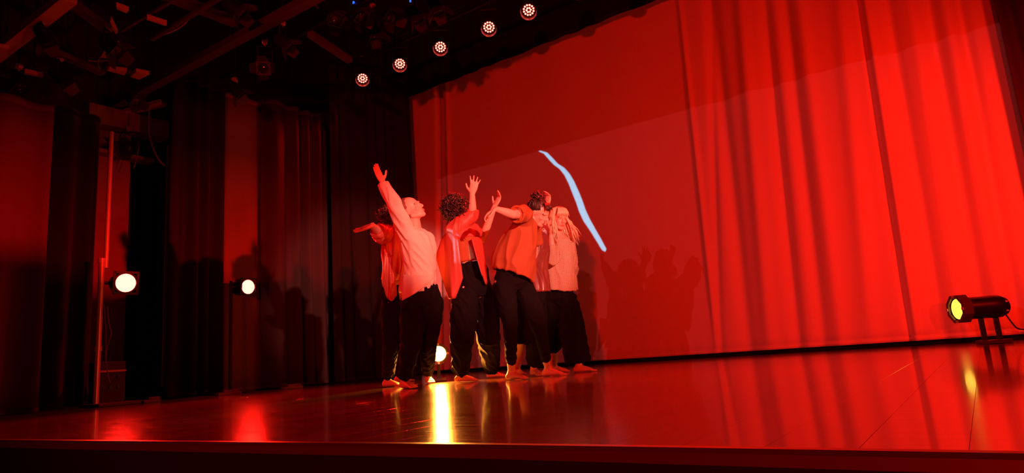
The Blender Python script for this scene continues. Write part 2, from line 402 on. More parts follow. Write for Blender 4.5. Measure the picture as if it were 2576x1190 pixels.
# the backdrop: pale cloth, nearly flat on the left, folded towards the right
def backdrop():
    X0, X1, z0, z1 = -9.3, 0.72, 0.055, 6.3
    xs = np.linspace(X0, X1, 420); zs = np.linspace(z0, z1, 40); G = np.zeros((420, 40, 3))
    def xa(px, py): return ony(px, py, YB)[0]
    # creases read off the photograph: (position at the hem, position at the top, half width, depth)
    cr = [(xa(1106, 900), xa(1096, 240), .05, .05), (xa(1140, 900), xa(1122, 240), .05, -.03), (xa(1800, 800), xa(1775, 60), .05, .030), (xa(1785, 720), xa(1745, 300), .035, -.030),
          (xa(1880, 860), xa(1800, 120), .10, .055), (xa(1935, 860), xa(1880, 160), .10, -.050), (xa(2005, 860), xa(1940, 160), .085, .065), (xa(2070, 860), xa(1995, 160), .08, .05), (xa(2115, 860), xa(2035, 160), .08, -.03),
          (xa(2190, 850), xa(2120, 60), .10, -.035), (xa(2290, 840), xa(2165, 20), .035, .060), (xa(2305, 840), xa(2180, 20), .05, -.050), (xa(2372, 840), xa(2235, 20), .075, .06), (xa(2425, 840), xa(2290, 20), .08, -.03),
          (xa(2480, 840), xa(2340, 20), .07, .065), (xa(2530, 840), xa(2380, 20), .07, -.03), (xa(2570, 840), xa(2418, 20), .06, .06)]
    for j, z in enumerate(zs):
        q = (z - z0) / (z1 - z0); qt = (z - z0) / 4.3
        y = np.full(420, YB)
        y += 0.008 * np.sin(xs * 2.1 + 0.4 * z) + 0.004 * np.sin(xs * 5.3 + 1)
        for a, b, wd, dep in cr:
            c = a + (b - a) * min(qt, 1.2)
            k = 0.55 + 0.45 * math.sin(math.pi * min(1, max(0, 0.12 + 0.8 * q)))
            y += 1.5 * dep * k * np.exp(-((xs - c) / wd) ** 2)
        y += 0.006 * np.exp(-z / 0.12) * np.sin(xs * 31 + 3 * z)
        G[:, j, 0] = xs; G[:, j, 1] = y; G[:, j, 2] = z
    o = MB().sheet(G, 0.004).build('stage_backdrop', M_CYC, smooth=True)
    g2 = np.stack([G[:, 0, :], G[:, 0, :]], axis=1); g2[:, 1, 2] += 0.06
    MB().sheet(g2, 0.012).build('hem', M_CYC, o, smooth=True)
    return tag(o, 'wide pale cloth backdrop lit red, with folds towards its right side', 'backdrop', kind='thing')
backdrop()
tag(MB().box((-4.0, YB + 0.14, 0.045), (11.6, 0.10, 0.085)).build('trim_3', M_VELVET), 'black strip for the dark gap under the backdrop', kind='structure')  # black colour stands in for the shade in the gap below the hem

# ------------------------------------------------------------------ fixtures
def lathe(mb, c, axis, prof, n=20, hint=(0, 0, 1)):
    u, v, d = frame_of(axis, hint); c = np.array(c, float)
    return mb.loft([mb.ring(c + d * t, u, v, r, r, n) for t, r in prof])
def led_par(loc, aimv, label):
    """LED can: barrel, LED plate, lenses, yoke with clamp; hangs from the pipe above"""
    loc = np.array(loc, float); d = _n(aimv); u, v, _ = frame_of(d)
    e = empty('led_spotlight', loc, label, 'stage light', 'row of red LED spotlights above the backdrop')
    R = 0.118
    mb = MB(); lathe(mb, loc, d, [(0.10, R), (0.10, R - 0.006), (0.0, R - 0.012), (-0.012, R - 0.012), (-0.012, 0.01), (-0.02, 0.01), (-0.02, R - 0.01), (-0.15, R - 0.02), (-0.20, R - 0.055), (-0.205, 0.02)], 28)
    # hollow front: build the rings as an open shell
    mb.f = mb.f[:-2]
    mb.build('barrel', mat('satin_black_can', (0.05, 0.035, 0.035), 0.4, 0.5), e, smooth='auto')
    mb = MB(); lathe(mb, loc, d, [(-0.012, R - 0.013), (-0.004, R - 0.013)], 28); mb.build('led_plate', M_BLACK, e)
    mb = MB()
    pos = [(0.030 * math.cos(a), 0.030 * math.sin(a)) for a in np.arange(6) * math.pi / 3] + [(0.069 * math.cos(a), 0.069 * math.sin(a)) for a in np.arange(12) * math.pi / 6 + 0.2]
    for a, b in pos: mb.ell(loc + u * a + v * b + d * 0.004, (u, v, d), (0.0135, 0.0135, 0.010), 10, 6)
    tag(mb.build('led_lenses', L_LED, e, smooth=True), 'cluster of glowing red-white LEDs')
    side = _n(np.cross(d, [0, 0, 1])); top = loc + np.array([0, 0, 0.26]) - d * 0.06
    mb = MB()
    for s in (-1, 1):
        mb.box(loc - d * 0.06 + side * s * (R + 0.010) + np.array([0, 0, 0.125]), (0.006, 0.035, 0.27), (side, _n(np.cross([0, 0, 1], side)), (0, 0, 1)))
    mb.box(top, (2 * R + 0.03, 0.035, 0.006), (side, _n(np.cross([0, 0, 1], side)), (0, 0, 1)))
    mb.build('yoke', M_BLACK, e)
    MB().tube([top, top + [0, 0, 0.09]], 0.012).tube([top + side * -0.03 + [0, 0, 0.115], top + side * 0.03 + [0, 0, 0.115]], 0.038, 12).build('clamp', M_BLACK, e)
    return e
LY, LZ = 7.1, 4.95
leds = [p_ for p_ in [ony(912, 197, LY), ony(1006, 160, LY), ony(1108, 118, LY), ony(1230, 68, LY), ony(1330, 25, LY)]]
ordn = ['farthest left', 'second from the left', 'middle', 'second from the right', 'rightmost and highest in the picture']
for i, p in enumerate(leds):
    dv = _n(CAM - p); dv = _n(dv + np.array([0, 0.0, -0.30]) + np.array([-0.10, 0.05, 0]))
    led_par(p, dv, 'red LED spotlight in the row above the backdrop, ' + ordn[i])
    spot('led_spotlight_light', p + dv * 0.13, (p[0] + 0.9, 3.6, 0.0), 330, (1.0, 0.006, 0.002), 60, 0.6, 0.07)
for i in range(4):                                    # the row goes on beyond the picture's edge
    p = leds[4] + np.array([0.80 * (i + 1), 0, 0]); dv = _n([0.1, -0.5, -0.8])
    led_par(p, dv, 'red LED spotlight beyond the right end of the row in view, ' + ('nearest to it', 'second from it', 'third from it', 'fourth from it')[i])
    spot('led_spotlight_light', p + dv * 0.13, (p[0] + 0.9, 3.0, 0.0), 700, (1.0, 0.006, 0.002), 64, 0.6, 0.07)
LEDZ = leds[2][2] + 0.26 + 0.115
tag(MB().tube([(-7.97, LY, LEDZ), (2.4, LY, LEDZ)], 0.024, 12).build('lighting_pipe', M_BLACK), 'black pipe carrying the row of LED spotlights', 'pipe')
for pz in ((-8.2, LY), (-1.5, LY)): pass

def lantern(name, loc, aimv, label, group, s=1.0, body=M_BLACK, lens=None, doors=True, hang=True, frame_sq=True, pipe_z=None, rod=None):
    """theatre lantern: housing, colour frame, lens, barn doors, yoke, clamp"""
    loc = np.array(loc, float); d = _n(aimv); u, v, _ = frame_of(d)
    e = empty(name, loc, label, 'stage light', group)
    mb = MB(); lathe(mb, loc, d, [(0.02 * s, 0.10 * s), (0.02 * s, 0.118 * s), (-0.03 * s, 0.118 * s), (-0.035 * s, 0.108 * s), (-0.22 * s, 0.105 * s), (-0.27 * s, 0.085 * s), (-0.285 * s, 0.03 * s)], 20)
    mb.build('housing', body, e, smooth='auto')
    mb = MB()
    for k in range(4):
        mb.box(loc - d * (0.07 + 0.04 * k) * s + v * 0.105 * s, (0.13 * s, 0.012 * s, 0.012 * s), (u, v, d))
    mb.build('cooling_fins', body, e)
    mb = MB(); lathe(mb, loc, d, [(0.012 * s, 0.098 * s), (0.022 * s, 0.098 * s), (0.034 * s, 0.07 * s), (0.040 * s, 0.03 * s), (0.041 * s, 0.005 * s)], 24)
    mb.build('lens', lens or mat('dark_glass', (0.02, 0.02, 0.025), 0.08, 0.6), e, smooth=True)
    if frame_sq:
        mb = MB(); a = 0.125 * s
        for k in (-1, 1):
            mb.box(loc + d * 0.03 * s + u * k * (a - 0.012 * s), (0.024 * s, 2 * a, 0.012 * s), (u, v, d)); mb.box(loc + d * 0.03 * s + v * k * (a - 0.012 * s), (2 * a, 0.024 * s, 0.012 * s), (u, v, d))
        mb.build('colour_frame', body, e)
    if doors:
        for ax, bx in ((u, v), (-u, v), (v, u), (-v, u)):
            mb = MB(); o_ = loc + d * 0.035 * s + ax * 0.125 * s; tip = _n(d * 0.8 + ax * 0.6)
            w0, w1, h = 0.11 * s, 0.075 * s, 0.15 * s; nn = _n(np.cross(bx, tip)) * 0.002
            P = [o_ + bx * w0, o_ - bx * w0, o_ + tip * h - bx * w1, o_ + tip * h + bx * w1]
            mb.v = [tuple(p + nn) for p in P] + [tuple(p - nn) for p in P]; mb.f = [(0, 1, 2, 3), (7, 6, 5, 4)] + [(i, 4 + i, 4 + (i + 1) % 4, (i + 1) % 4) for i in range(4)]
            mb.build('barn_door', mat('barn_door_metal', (0.035, 0.02, 0.02), 0.5, 0.4), e)
    if hang:
        side = _n(np.cross(d, [0, 0, 1])) if abs(d[2]) < 0.98 else np.array([1.0, 0, 0]); fw = _n(np.cross([0, 0, 1], side)); c0 = loc - d * 0.12 * s; zt = (pipe_z - c0[2] - 0.06) if pipe_z else 0.22 * s
        mb = MB()
        for k in (-1, 1): mb.box(c0 + side * k * 0.132 * s + np.array([0, 0, zt / 2]), (0.006, 0.03 * s, zt + 0.02), (side, fw, (0, 0, 1)))
        mb.box(c0 + np.array([0, 0, zt]), (0.27 * s, 0.03 * s, 0.006), (side, fw, (0, 0, 1))); mb.build('yoke', M_BLACK, e)
        t = c0 + np.array([0, 0, zt]); MB().tube([t, t + [0, 0, 0.05]], 0.010).tube([t - side * 0.025 + [0, 0, 0.06], t + side * 0.025 + [0, 0, 0.06]], 0.036, 10).build('clamp', M_STEEL, e)
        if rod: MB().tube([t + [0, 0, 0.06], (t[0], t[1], rod)], 0.011, 8).build('hanging_rod', M_BLACK, e)
    return e

# boom lamps in the left wing
B1 = onx(315, 712, -7.84); B2 = onx(622, 722, -7.86)
d1 = _n([1, -0.16, -0.10]); d2 = _n([1, 0.02, -0.06])
lantern('boom_lamp', B1, d1, 'round white-hot lamp in a square frame beside the steel pole', 'side lamps in the left wing', 1.06, lens=L_WHITE, doors=False, hang=False)
lantern('boom_lamp', B2, d2, 'round white-hot lamp in front of the smooth red curtain panel', 'side lamps in the left wing', 0.96, lens=L_WHITE, doors=False, hang=False)
spot('boom_lamp_light', B1 + d1 * 0.09, B1 + d1 * 3 + np.array([0, 0.3, -0.3]), 260, (1, 0.008, 0.004), 100, 0.6, 0.09)
spot('boom_lamp_light', B2 + d2 * 0.09, B2 + d2 * 3 + np.array([0, -0.6, -0.3]), 260, (1, 0.008, 0.004), 110, 0.6, 0.09)
# steel pole (boom) with base, clamp arms
pb = onz(240, 1024); px_, py_ = pb[0], pb[1]
e = empty('boom_stand', (px_, py_, 0), 'tall bare steel pole standing at the left wing opening', 'pole')
MB().tube([(px_, py_, 0.03), (px_ + 0.005, py_, 1.62)], 0.030, 14).build('lower_tube', M_STEEL, e, smooth='auto')
MB().tube([(px_, py_ + 0.045, 1.52), (px_ + 0.005, py_ + 0.045, 3.13)], 0.024, 14).build('upper_tube', M_STEEL, e, smooth='auto')
for z in (0.62, 1.60): MB().tube([(px_, py_, z - 0.025), (px_, py_, z + 0.025)], 0.040, 14).build('collar', M_STEEL, e, smooth='auto')
MB().box((px_ + 0.1, py_ + 0.14, 0.018), (0.50, 0.50, 0.03)).build('base_plate', M_DARKBEAM, e, bevel=0.004)
MB().tube([(px_, py_, B1[2]), tuple(B1 - d1 * 0.12)], 0.017, 10).build('side_arm', M_BLACK, e)
pb2 = (B2[0] - 0.12, B2[1] - 0.16)
e = empty('boom_stand', (*pb2, 0), 'black lamp stand holding the farther round lamp', 'pole')
MB().tube([(*pb2, 0.03), (*pb2, 1.46)], 0.022, 12).build('upright', M_BLACK, e)
MB().box((pb2[0] + 0.02, pb2[1], 0.018), (0.42, 0.42, 0.03)).build('base_plate', M_BLACK, e)
MB().tube([(*pb2, B2[2]), tuple(B2 - d2 * 0.12)], 0.015, 10).build('side_arm', M_BLACK, e)
def cable(pts, r, m, label, name='cable', group=None):
    P = [np.array(p, float) for p in pts]; out = []
    for i in range(len(P) - 1):
        p0, p1, p2, p3 = P[max(i - 1, 0)], P[i], P[i + 1], P[min(i + 2, len(P) - 1)]
        for t in np.linspace(0, 1, 7)[:-1]:
            out.append(0.5 * ((2 * p1) + (p2 - p0) * t + (2 * p0 - 5 * p1 + 4 * p2 - p3) * t * t + (3 * p1 - p0 - 3 * p2 + p3) * t ** 3))
    out.append(P[-1])
    return tag(MB().tube(out, r, 8).build(name, m, smooth=True), label, 'cable', group)
M_REDCAB = mat('brown_cable', (0.16, 0.09, 0.08), 0.5, 0.4)
cable([onx(270, 770, -7.86), onx(273, 810, -7.84), onx(280, 840, -7.82), onx(272, 862, -7.84), onx(266, 890, -7.85)], 0.006, M_REDCAB, 'thin cable looping out to the right below the square lamp frame')
cable([onx(261, 765, -7.86), onx(266, 830, -7.85), onx(266, 900, -7.84), onx(272, 945, -7.82), onx(277, 965, -7.80)], 0.006, M_REDCAB, 'thin cable hanging straight down beside the steel pole')
cable([(-8.6, 3.86, 3.96), onx(373, 270, -8.6), onx(374, 330, -8.6), onx(386, 375, -8.55), onx(404, 408, -8.5), onx(429, 424, -8.45)], 0.011, M_REDCAB, 'thick cable swinging down across the pale strip right of the doorway')
cable([onx(349, 350, -8.9), onx(347, 385, -8.9), onx(336, 424, -8.9)], 0.008, M_REDCAB, 'short cable dangling inside the dark doorway')
# connector box beside the pole
bx = onz(268, 1016); e = empty('dimmer_box', (-8.12, 3.42, 0), 'dark connector box with rows of sockets behind the pole base', 'box')
MB().box((-8.12, 3.42, 0.25), (0.20, 0.30, 0.46)).build('case', mat('connector_box_paint', (0.035, 0.018, 0.016), 0.6, 0.3), e, bevel=0.008)
for i in range(2):
    for j in range(3): MB().tube([(-8.02, 3.33 + j * 0.085, 0.20 + i * 0.11), (-8.003, 3.33 + j * 0.085, 0.20 + i * 0.11)], 0.026, 10).build('socket', M_GLOSSBLACK, e)
MB().box((-8.015, 3.42, 0.375), (0.012, 0.30, 0.02)).build('top_rail', M_TIMBER, e)
for (px, py, w_, lab) in ((575, 993, 0.20, 'small pale wooden block on the floor under the smooth red panel'), (380, 1003, 0.12, 'small grey block on the floor near the doorway gap'), (735, 977, 0.20, 'low dark block on the floor under the wide-folded curtain')):
    p = onx(px, py, -7.55); p[2] = 0
    e = empty('floor_block', p, lab, 'block', 'blocks along the left curtain line')
    mm = mat('scuffed_block_paint', (0.16, 0.09, 0.06), 0.6, 0.3, var=0.2, nscale=20) if px != 380 else mat('grey_block_paint', (0.12, 0.12, 0.13), 0.6, 0.3)
    MB().box((p[0], p[1], 0.017), (0.07, w_ * 1.5, 0.03)).build('base_board', mm, e, bevel=0.003); MB().box((p[0] - 0.005, p[1] + 0.03, 0.046), (0.05, w_, 0.028)).build('top_board', mm, e, bevel=0.003)
tag(MB().box((WX + 0.01, 3.84, 1.9), (0.03, 0.60, 3.55)).build('trim_6', M_WALLR), 'lit stretch of plastered wall left of the wing doorway, light put into its paler colour', kind='structure')  # lit part of the same wall: its brightness is put into a paler colour
# wing wall furniture: lintel box, bracket shelf, pale strips
tag(MB().box((WX + 0.14, 4.02, 3.80), (0.26, 1.05, 0.26)).build('trim_4', M_WALLR, bevel=0.006), 'boxed lintel over the wing doorway', kind='structure')
tag(MB().box((WX + 0.10, 3.98, 3.32), (0.22, 0.80, 0.05)).build('wall_shelf', M_WALLR), 'narrow shelf on the wing wall left of the doorway', 'shelf')
tag(MB().box((WX + 0.03, 4.69, 1.9), (0.05, 0.13, 3.5)).build('trim_5', M_WALLR, bevel=0.004), 'upright strip right of the wing doorway', kind='structure')
lantern('stage_light', onx(318, 372, -9.05), (0.6, -0.5, -0.35), 'small dark lamp hanging under the lintel of the wing doorway', 'lamps in the rig', 0.7, pipe_z=3.68)

# ------------------------------------------------------------------ floor lamps
def par_can(loc, aimv, lensm, label, cab=None, s=1.0, base_z=0.0):
    """floor par can on a two-legged bracket"""
    loc = np.array(loc, float); d = _n(aimv); u, v, _ = frame_of(d)
    e = empty('par_can', (loc[0], loc[1], 0), label, 'stage light', 'par cans standing on the stage floor')
    R = 0.128 * s
    mb = MB(); lathe(mb, loc, d, [(-0.02 * s, R * 0.80), (-0.02 * s, R), (-0.34 * s, R), (-0.40 * s, R * 1.04), (-0.48 * s, R * 1.0), (-0.54 * s, R * 0.80), (-0.575 * s, R * 0.45), (-0.582 * s, 0.01)], 28)
    mb.build('can', M_GLOSSBLACK, e, smooth='auto')
    mb = MB(); oct_ = lambda t, r: mb.ring(loc + d * t * s, u, v, r, r, 8)
    rot = lambda t, r: [loc + d * t * s + u * r * math.cos(a) + v * r * math.sin(a) for a in (np.arange(8) + 0.5) * math.pi / 4]
    mb.loft([rot(0.0, 0.134 * s), rot(0.02, 0.134 * s), rot(0.02, 0.172 * s), rot(-0.09, 0.172 * s), rot(-0.095, 0.13 * s)], cap=False); mb.build('gel_frame', mat('brown_black_metal', (0.07, 0.03, 0.025), 0.35, 0.5), e)
    mb = MB()
    for a in (0.0, 1.57, 3.14, 4.71): mb.box(loc + d * 0.024 * s + (u * math.cos(a) + v * math.sin(a)) * 0.145 * s, (0.03 * s, 0.03 * s, 0.01), (u, v, d))
    tag(mb.build('frame_clips', M_STEEL, e), kind='stuff')
    mb = MB(); lathe(mb, loc, d, [(-0.03 * s, 0.118 * s), (-0.01 * s, 0.118 * s), (0.006 * s, 0.08 * s), (0.012 * s, 0.03 * s), (0.013 * s, 0.004)], 28); tag(mb.build('lens', lensm, e, smooth=True), 'glowing amber lens')
    side = _n(np.cross(d, [0, 0, 1])); hd = _n([d[0], d[1], 0])
    for k, off in ((0, -0.26), (1, -0.43)):
        mb = MB()
        p = loc + d * off * s
        mb.box((p[0] + hd[0] * 0.01, p[1] + hd[1] * 0.01, (p[2] - R * 0.9 + 0.03) / 2 + base_z / 2), (0.036 * s, 0.05 * s, p[2] - R * 0.9 - 0.03), (hd, side, (0, 0, 1)))
        mb.build('leg', M_BLACK, e)
    p = loc + d * -0.345 * s
    MB().box((p[0], p[1], 0.020), (0.27 * s, 0.24 * s, 0.035), (hd, side, (0, 0, 1))).build('base_plate', mat('brown_black_metal', (0.07, 0.03, 0.025), 0.35, 0.5), e, bevel=0.004)
    MB().ell(loc - d * 0.50 * s + side * -0.1 * s + [0, 0, 0.04], np.eye(3), (0.02, 0.02, 0.012)).ell(loc - d * 0.49 * s + side * -0.11 * s + [0, 0, -0.05], np.eye(3), (0.016, 0.016, 0.01)).build('screw_heads', M_STEEL, e, smooth=True)['kind'] = 'stuff'
    return e
PD = 6.55
c_l = at(2407, 778, PD)
_v = c_l - CAM; _v[2] = 0; _v = _n(_v); _l = np.array([-_v[1], _v[0], 0])
d_r = _n(-_v * 0.52 + _l * 0.85)
par_can(c_l, d_r, L_AMBER_DIM, 'black par can on the floor at the right, amber lens facing left', s=0.86)
spot('par_can_light', c_l + d_r * 0.06, c_l + d_r * 4 + np.array([-0.6, -0.2, 0.0]), 70, (1, 0.30, 0.035), 60, 0.6, 0.08)
tail = c_l - d_r * 0.46
cable([tail + [0, 0, -0.08], at(2548, 815, PD + 0.2), at(2562, 827, PD + 0.25), at(2590, 831, PD + 0.3), at(2640, 850, PD + 0.4), (*onz(2680, 866)[:2], 0.012)], 0.008, M_CABLE, 'black cable running off to the right from the amber par can')
fl = onz(1108, 958); c_a = at(1103, 890, 7.15)
d_a = _n(CAM - c_a + np.array([0.3, 0, 0])); d_a[2] = -0.03; d_a = _n(d_a)
par_can(c_a, d_a, L_AMBER, 'blazing amber par can on the floor behind the dancers’ legs', s=0.70)
spot('par_can_light', c_a + d_a * 0.06, c_a + d_a * 4 + np.array([0.5, 0, -0.7]), 650, (1, 0.33, 0.035), 120, 0.8, 0.035)

# ------------------------------------------------------------------ overhead rig
def beam(name, p, q, wd, hg, m, label, cat='beam', group='beams of the lighting grid', bolts=True):
    p, q = np.array(p), np.array(q); d = _n(q - p); s = _n(np.cross([0, 0, 1], d)); up = np.cross(d, s); L = np.linalg.norm(q - p)
    o = MB().box((p + q) / 2, (L, wd, hg), (d, s, up)).build(name, m, bevel=0.004)
    return tag(o, label, cat, group)
G4 = 4.0
pz = lambda px, py, z=G4: onz(px, py, z)
beam('grid_beam', [-9.3, 2.30, 4.0], pz(175, -8), 0.14, 0.10, M_TIMBER, 'bright timber beam crossing the top left corner')
beam('grid_beam', [-9.35, 3.83, 4.0], [-3.0, 4.02, 4.0], 0.115, 0.09, M_DARKBEAM, 'long dark red beam running from the doorway up to the top edge')
beam('grid_beam', [-6.25, 1.8, 4.10], [-6.22, 3.80, 4.10], 0.11, 0.09, M_DARKBEAM, 'short cross beam meeting the long dark red beam')
beam('grid_beam', [-6.95, 2.3, 4.12], [-7.40, 2.98, 4.12], 0.11, 0.07, M_DARKBEAM, 'slanting dim brace under the top left beams')
beam('grid_beam', pz(305, 78), pz(520, -50), 0.03, 0.03, M_DARKBEAM, 'thin rail left of the short cross beam')
beam('grid_beam', pz(382, 99), pz(560, -10), 0.045, 0.04, M_DARKBEAM, 'thin rail passing above the hanging cable loop')
beam('grid_beam', [-5.70, 4.40, 4.0], [-5.90, 5.15, 4.0], 0.08, 0.07, M_DARKBEAM, 'stub beam left of the LED spotlights')
beam('grid_beam', [-8.06, 2.62, 4.0], [-8.28, 3.30, 4.0], 0.10, 0.06, M_DARKBEAM, 'low brace above the black velvet curtain')
beam('grid_beam', pz(255, 300, 3.95), pz(415, 262, 3.95), 0.05, 0.05, M_TIMBER, 'short timber batten just above the doorway lintel')
cable([pz(410, 88), pz(440, 76), pz(462, 62), pz(475, 48), pz(500, 30, 4.05), pz(560, -6, 4.1)], 0.008, M_TAPE, 'pale cable curving along the upper rails')
cable([pz(222, 152), pz(245, 154), pz(270, 152)], 0.007, M_TAPE, 'short pale cable bent under the rig lamps')
cable([pz(268, 125), pz(252, 142), pz(247, 158), pz(250, 172)], 0.006, M_TAPE, 'thin cable hooked beside a reflector flap')
cable([pz(790, -5), pz(793, 10), pz(800, 20)], 0.008, M_REDCAB, 'short cable hanging at the top edge beside the long beam')
GL = 'lamps in the rig'
rig = [(118, 105, 3.75, (0.3, 0.4, -1), 'rig lamp hanging below the bright timber beam', 0.9),
       (290, 128, 3.7, (0.8, 0.5, -0.9), 'rig lamp with a raised flap in front of the slanting brace', 1.0),
       (165, 205, 3.7, (0.4, 0.7, -0.8), 'rig lamp low at the left above the black velvet curtain', 1.0),
       (52, 222, 3.7, (0.7, 0.2, -0.8), 'rig lamp at the extreme left edge under the timber beam', 0.9),
       (602, 30, 3.75, (0.7, 0.6, -0.8), 'rig lamp beyond the short cross beam near the top edge', 0.9),
       (663, 172, 3.62, (0.6, -0.6, -0.35), 'dark rig lamp with a round lens facing the audience', 0.85),
       (600, 235, 3.8, (0.5, 0.5, -0.9), 'dim rig lamp hanging in front of the folded curtains', 0.9),
       (722, 115, 3.7, (0.7, 0.5, -0.8), 'rig lamp between the long beam and the stub beam', 0.8),
       (340, 255, 3.6, (0.8, 0.3, -0.6), 'rig lamp just under the long beam by the doorway', 0.8)]
for (px, py, z, av, lab, s) in rig: lantern('rig_lamp', pz(px, py, z), av, lab, GL, s * 0.72, pipe_z=G4 - 0.02, rod=6.80)
rig2 = [(845, 48, 4.35, (0.8, -0.2, -1), 'rig lamp with flaps at the left of the high row'), (905, 40, 4.35, (0.9, 0.2, -0.9), 'rig lamp with flaps second in the high row'), (945, 88, 4.35, (0.2, 0.3, -1), 'slim rig lamp below the high row'),
        (984, 42, 4.35, (0.9, -0.1, -0.9), 'rig lamp with flaps in the middle of the high row'), (1050, 45, 4.35, (0.5, 0.4, -1), 'rig lamp with flaps right of the middle of the high row'), (1100, 25, 4.35, (0.3, 0.2, -1), 'rig lamp with a long flap nearest the LED row')]
for (px, py, z, av, lab) in rig2: lantern('rig_lamp', pz(px, py, z), av, lab, GL, 0.72, pipe_z=4.75, rod=6.80)
hp = [pz(px, py, 4.75) for px, py in ((760, 60), (1240, -80))]
ym = float(np.mean([pz(px, py, 4.35)[1] for px, py, *_ in rig2]))
tag(MB().tube([(-8.9, ym, 4.75), (2.4, ym, 4.75)], 0.024, 12).build('lighting_pipe', M_BLACK), 'black pipe carrying the high row of rig lamps', 'pipe')
for (px, py, lab) in ((889, 8, 'small blue indicator light left, at the top edge'), (1032, 2, 'small blue indicator light right, at the top edge')):
    p = pz(px, py, 4.62); e = empty('blue_indicator', p, lab, 'indicator light', 'blue indicator lights')
    MB().box(p + [0, 0.05, 0], (0.12, 0.08, 0.16)).build('case', M_BLACK, e, bevel=0.004); MB().box(p + [0.0, 0.004, 0], (0.018, 0.02, 0.05)).build('diode', L_BLUE, e, bevel=0.003)
# pale boxes and reflector boards in the rig
for pts, lab in ((((275, 175), (320, 180), (313, 190), (268, 178)), 'bright flat box lid beside the long beam'), (((342, 181), (376, 188), (350, 201), (328, 194)), 'bright flat box lid touching the long beam'),
                 (((268, 118), (300, 113), (290, 150), (252, 145)), 'dim reflector flap in the middle of the rig'), (((-10, 118), (22, 124), (0, 150), (-20, 150)), 'bright box cut by the left edge'),
                 (((62, 182), (108, 192), (106, 196), (60, 187)), 'narrow bright bar at the left of the rig'), (((280, 52), (296, 84), (290, 86), (276, 54)), 'thin bright bracket near the slanting brace'),
                 (((370, 46), (420, 62), (417, 66), (368, 50)), 'thin brown slat between the thin rails'), (((292, 16), (324, 28), (318, 34), (294, 24)), 'bright scrap of board at the top of the rig'),
                 (((310, 283), (345, 272), (346, 280), (330, 290)), 'bright batten end above the lintel'), (((352, 270), (405, 257), (407, 264), (354, 281)), 'row of bright connectors above the lintel')):
    z = 3.9; P = [pz(a, b, z) for a, b in pts]
    mb = MB(); mb.v = [tuple(p) for p in P] + [tuple(p + np.array([0, 0, 0.05])) for p in P]
    mb.f = [(3, 2, 1, 0), (4, 5, 6, 7)] + [(i, (i + 1) % 4, 4 + (i + 1) % 4, 4 + i) for i in range(4)]
    c4 = sum(P) / 4
    o = tag(mb.build('gel_case', M_TIMBER, bevel=0.003), lab, 'case', 'cases and boards in the rig')
    MB().tube([c4 + [0, 0, 0.04], (c4[0], c4[1], 6.80)], 0.008, 8).build('hanging_rod', M_BLACK, o)
#PEOPLE#
# ------------------------------------------------------------------ dancers
M_SKIN = mat('skin', (0.60, 0.34, 0.25), 0.48, 0.4, var=0.06, nscale=30)
M_LIP = mat('lip_skin', (0.42, 0.13, 0.11), 0.4, 0.4)
M_EYE = mat('eye_white', (0.75, 0.72, 0.70), 0.2, 0.5)
M_IRIS = mat('dark_iris', (0.02, 0.012, 0.01), 0.15, 0.5)
M_DARKHAIR = mat('dark_hair', (0.022, 0.010, 0.008), 0.45, 0.5, var=0.3, nscale=60, bump=0.4)
M_BROWNHAIR = mat('brown_hair', (0.05, 0.018, 0.012), 0.5, 0.4, var=0.3, nscale=60, bump=0.4)
M_GREYHAIR = mat('grey_stubble_hair', (0.10, 0.06, 0.055), 0.6, 0.3, var=0.3, nscale=90, bump=0.4)
M_BLONDE = mat('blonde_hair', (0.72, 0.48, 0.30), 0.42, 0.5, var=0.22, nscale=40, bump=0.3)
M_TROUSER = mat('black_jersey', (0.009, 0.006, 0.007), 0.95, 0.06, var=0.25, nscale=25)
M_PALETOP = mat('pale_cotton', (0.78, 0.56, 0.46), 0.8, 0.2, var=0.06, nscale=70, bump=0.1)
M_SATIN = mat('red_satin', (0.50, 0.10, 0.07), 0.30, 0.6, var=0.1, nscale=12, coat=0.2)
M_REDSHIRT = mat('red_overshirt', (0.50, 0.06, 0.04), 0.50, 0.4, var=0.1, nscale=15)
M_RUSTTEE = mat('rust_orange_cotton', (0.38, 0.085, 0.03), 0.75, 0.2, var=0.08, nscale=40, bump=0.1)
M_WINE = mat('wine_red_satin', (0.20, 0.03, 0.03), 0.35, 0.5, var=0.1, nscale=15)
def check_material():
    m = bpy.data.materials.new('checked_cotton'); m.use_nodes = True; nt = m.node_tree; b = nt.nodes['Principled BSDF']
    tc = nt.nodes.new('ShaderNodeTexCoord'); sp = nt.nodes.new('ShaderNodeSeparateXYZ'); nt.links.new(tc.outputs['Object'], sp.inputs[0])
    hx = math_node(nt, 'ADD', math_node(nt, 'MULTIPLY', sp.outputs[0], 0.8), math_node(nt, 'MULTIPLY', sp.outputs[1], 0.6))
    def stripe(v): return math_node(nt, 'LESS_THAN', math_node(nt, 'FRACT', math_node(nt, 'MULTIPLY', v, 72.0)), 0.30)
    g = math_node(nt, 'MAXIMUM', stripe(hx), stripe(sp.outputs[2]))
    mx = nt.nodes.new('ShaderNodeMix'); mx.data_type = 'RGBA'; nt.links.new(g, mx.inputs[0])
    mx.inputs[6].default_value = (0.72, 0.50, 0.36, 1); mx.inputs[7].default_value = (0.34, 0.13, 0.08, 1)
    nt.links.new(mx.outputs[2], b.inputs['Base Color']); b.inputs['Roughness'].default_value = 0.85
    MATS['checked_cotton'] = m; return m
M_CHECK = check_material()

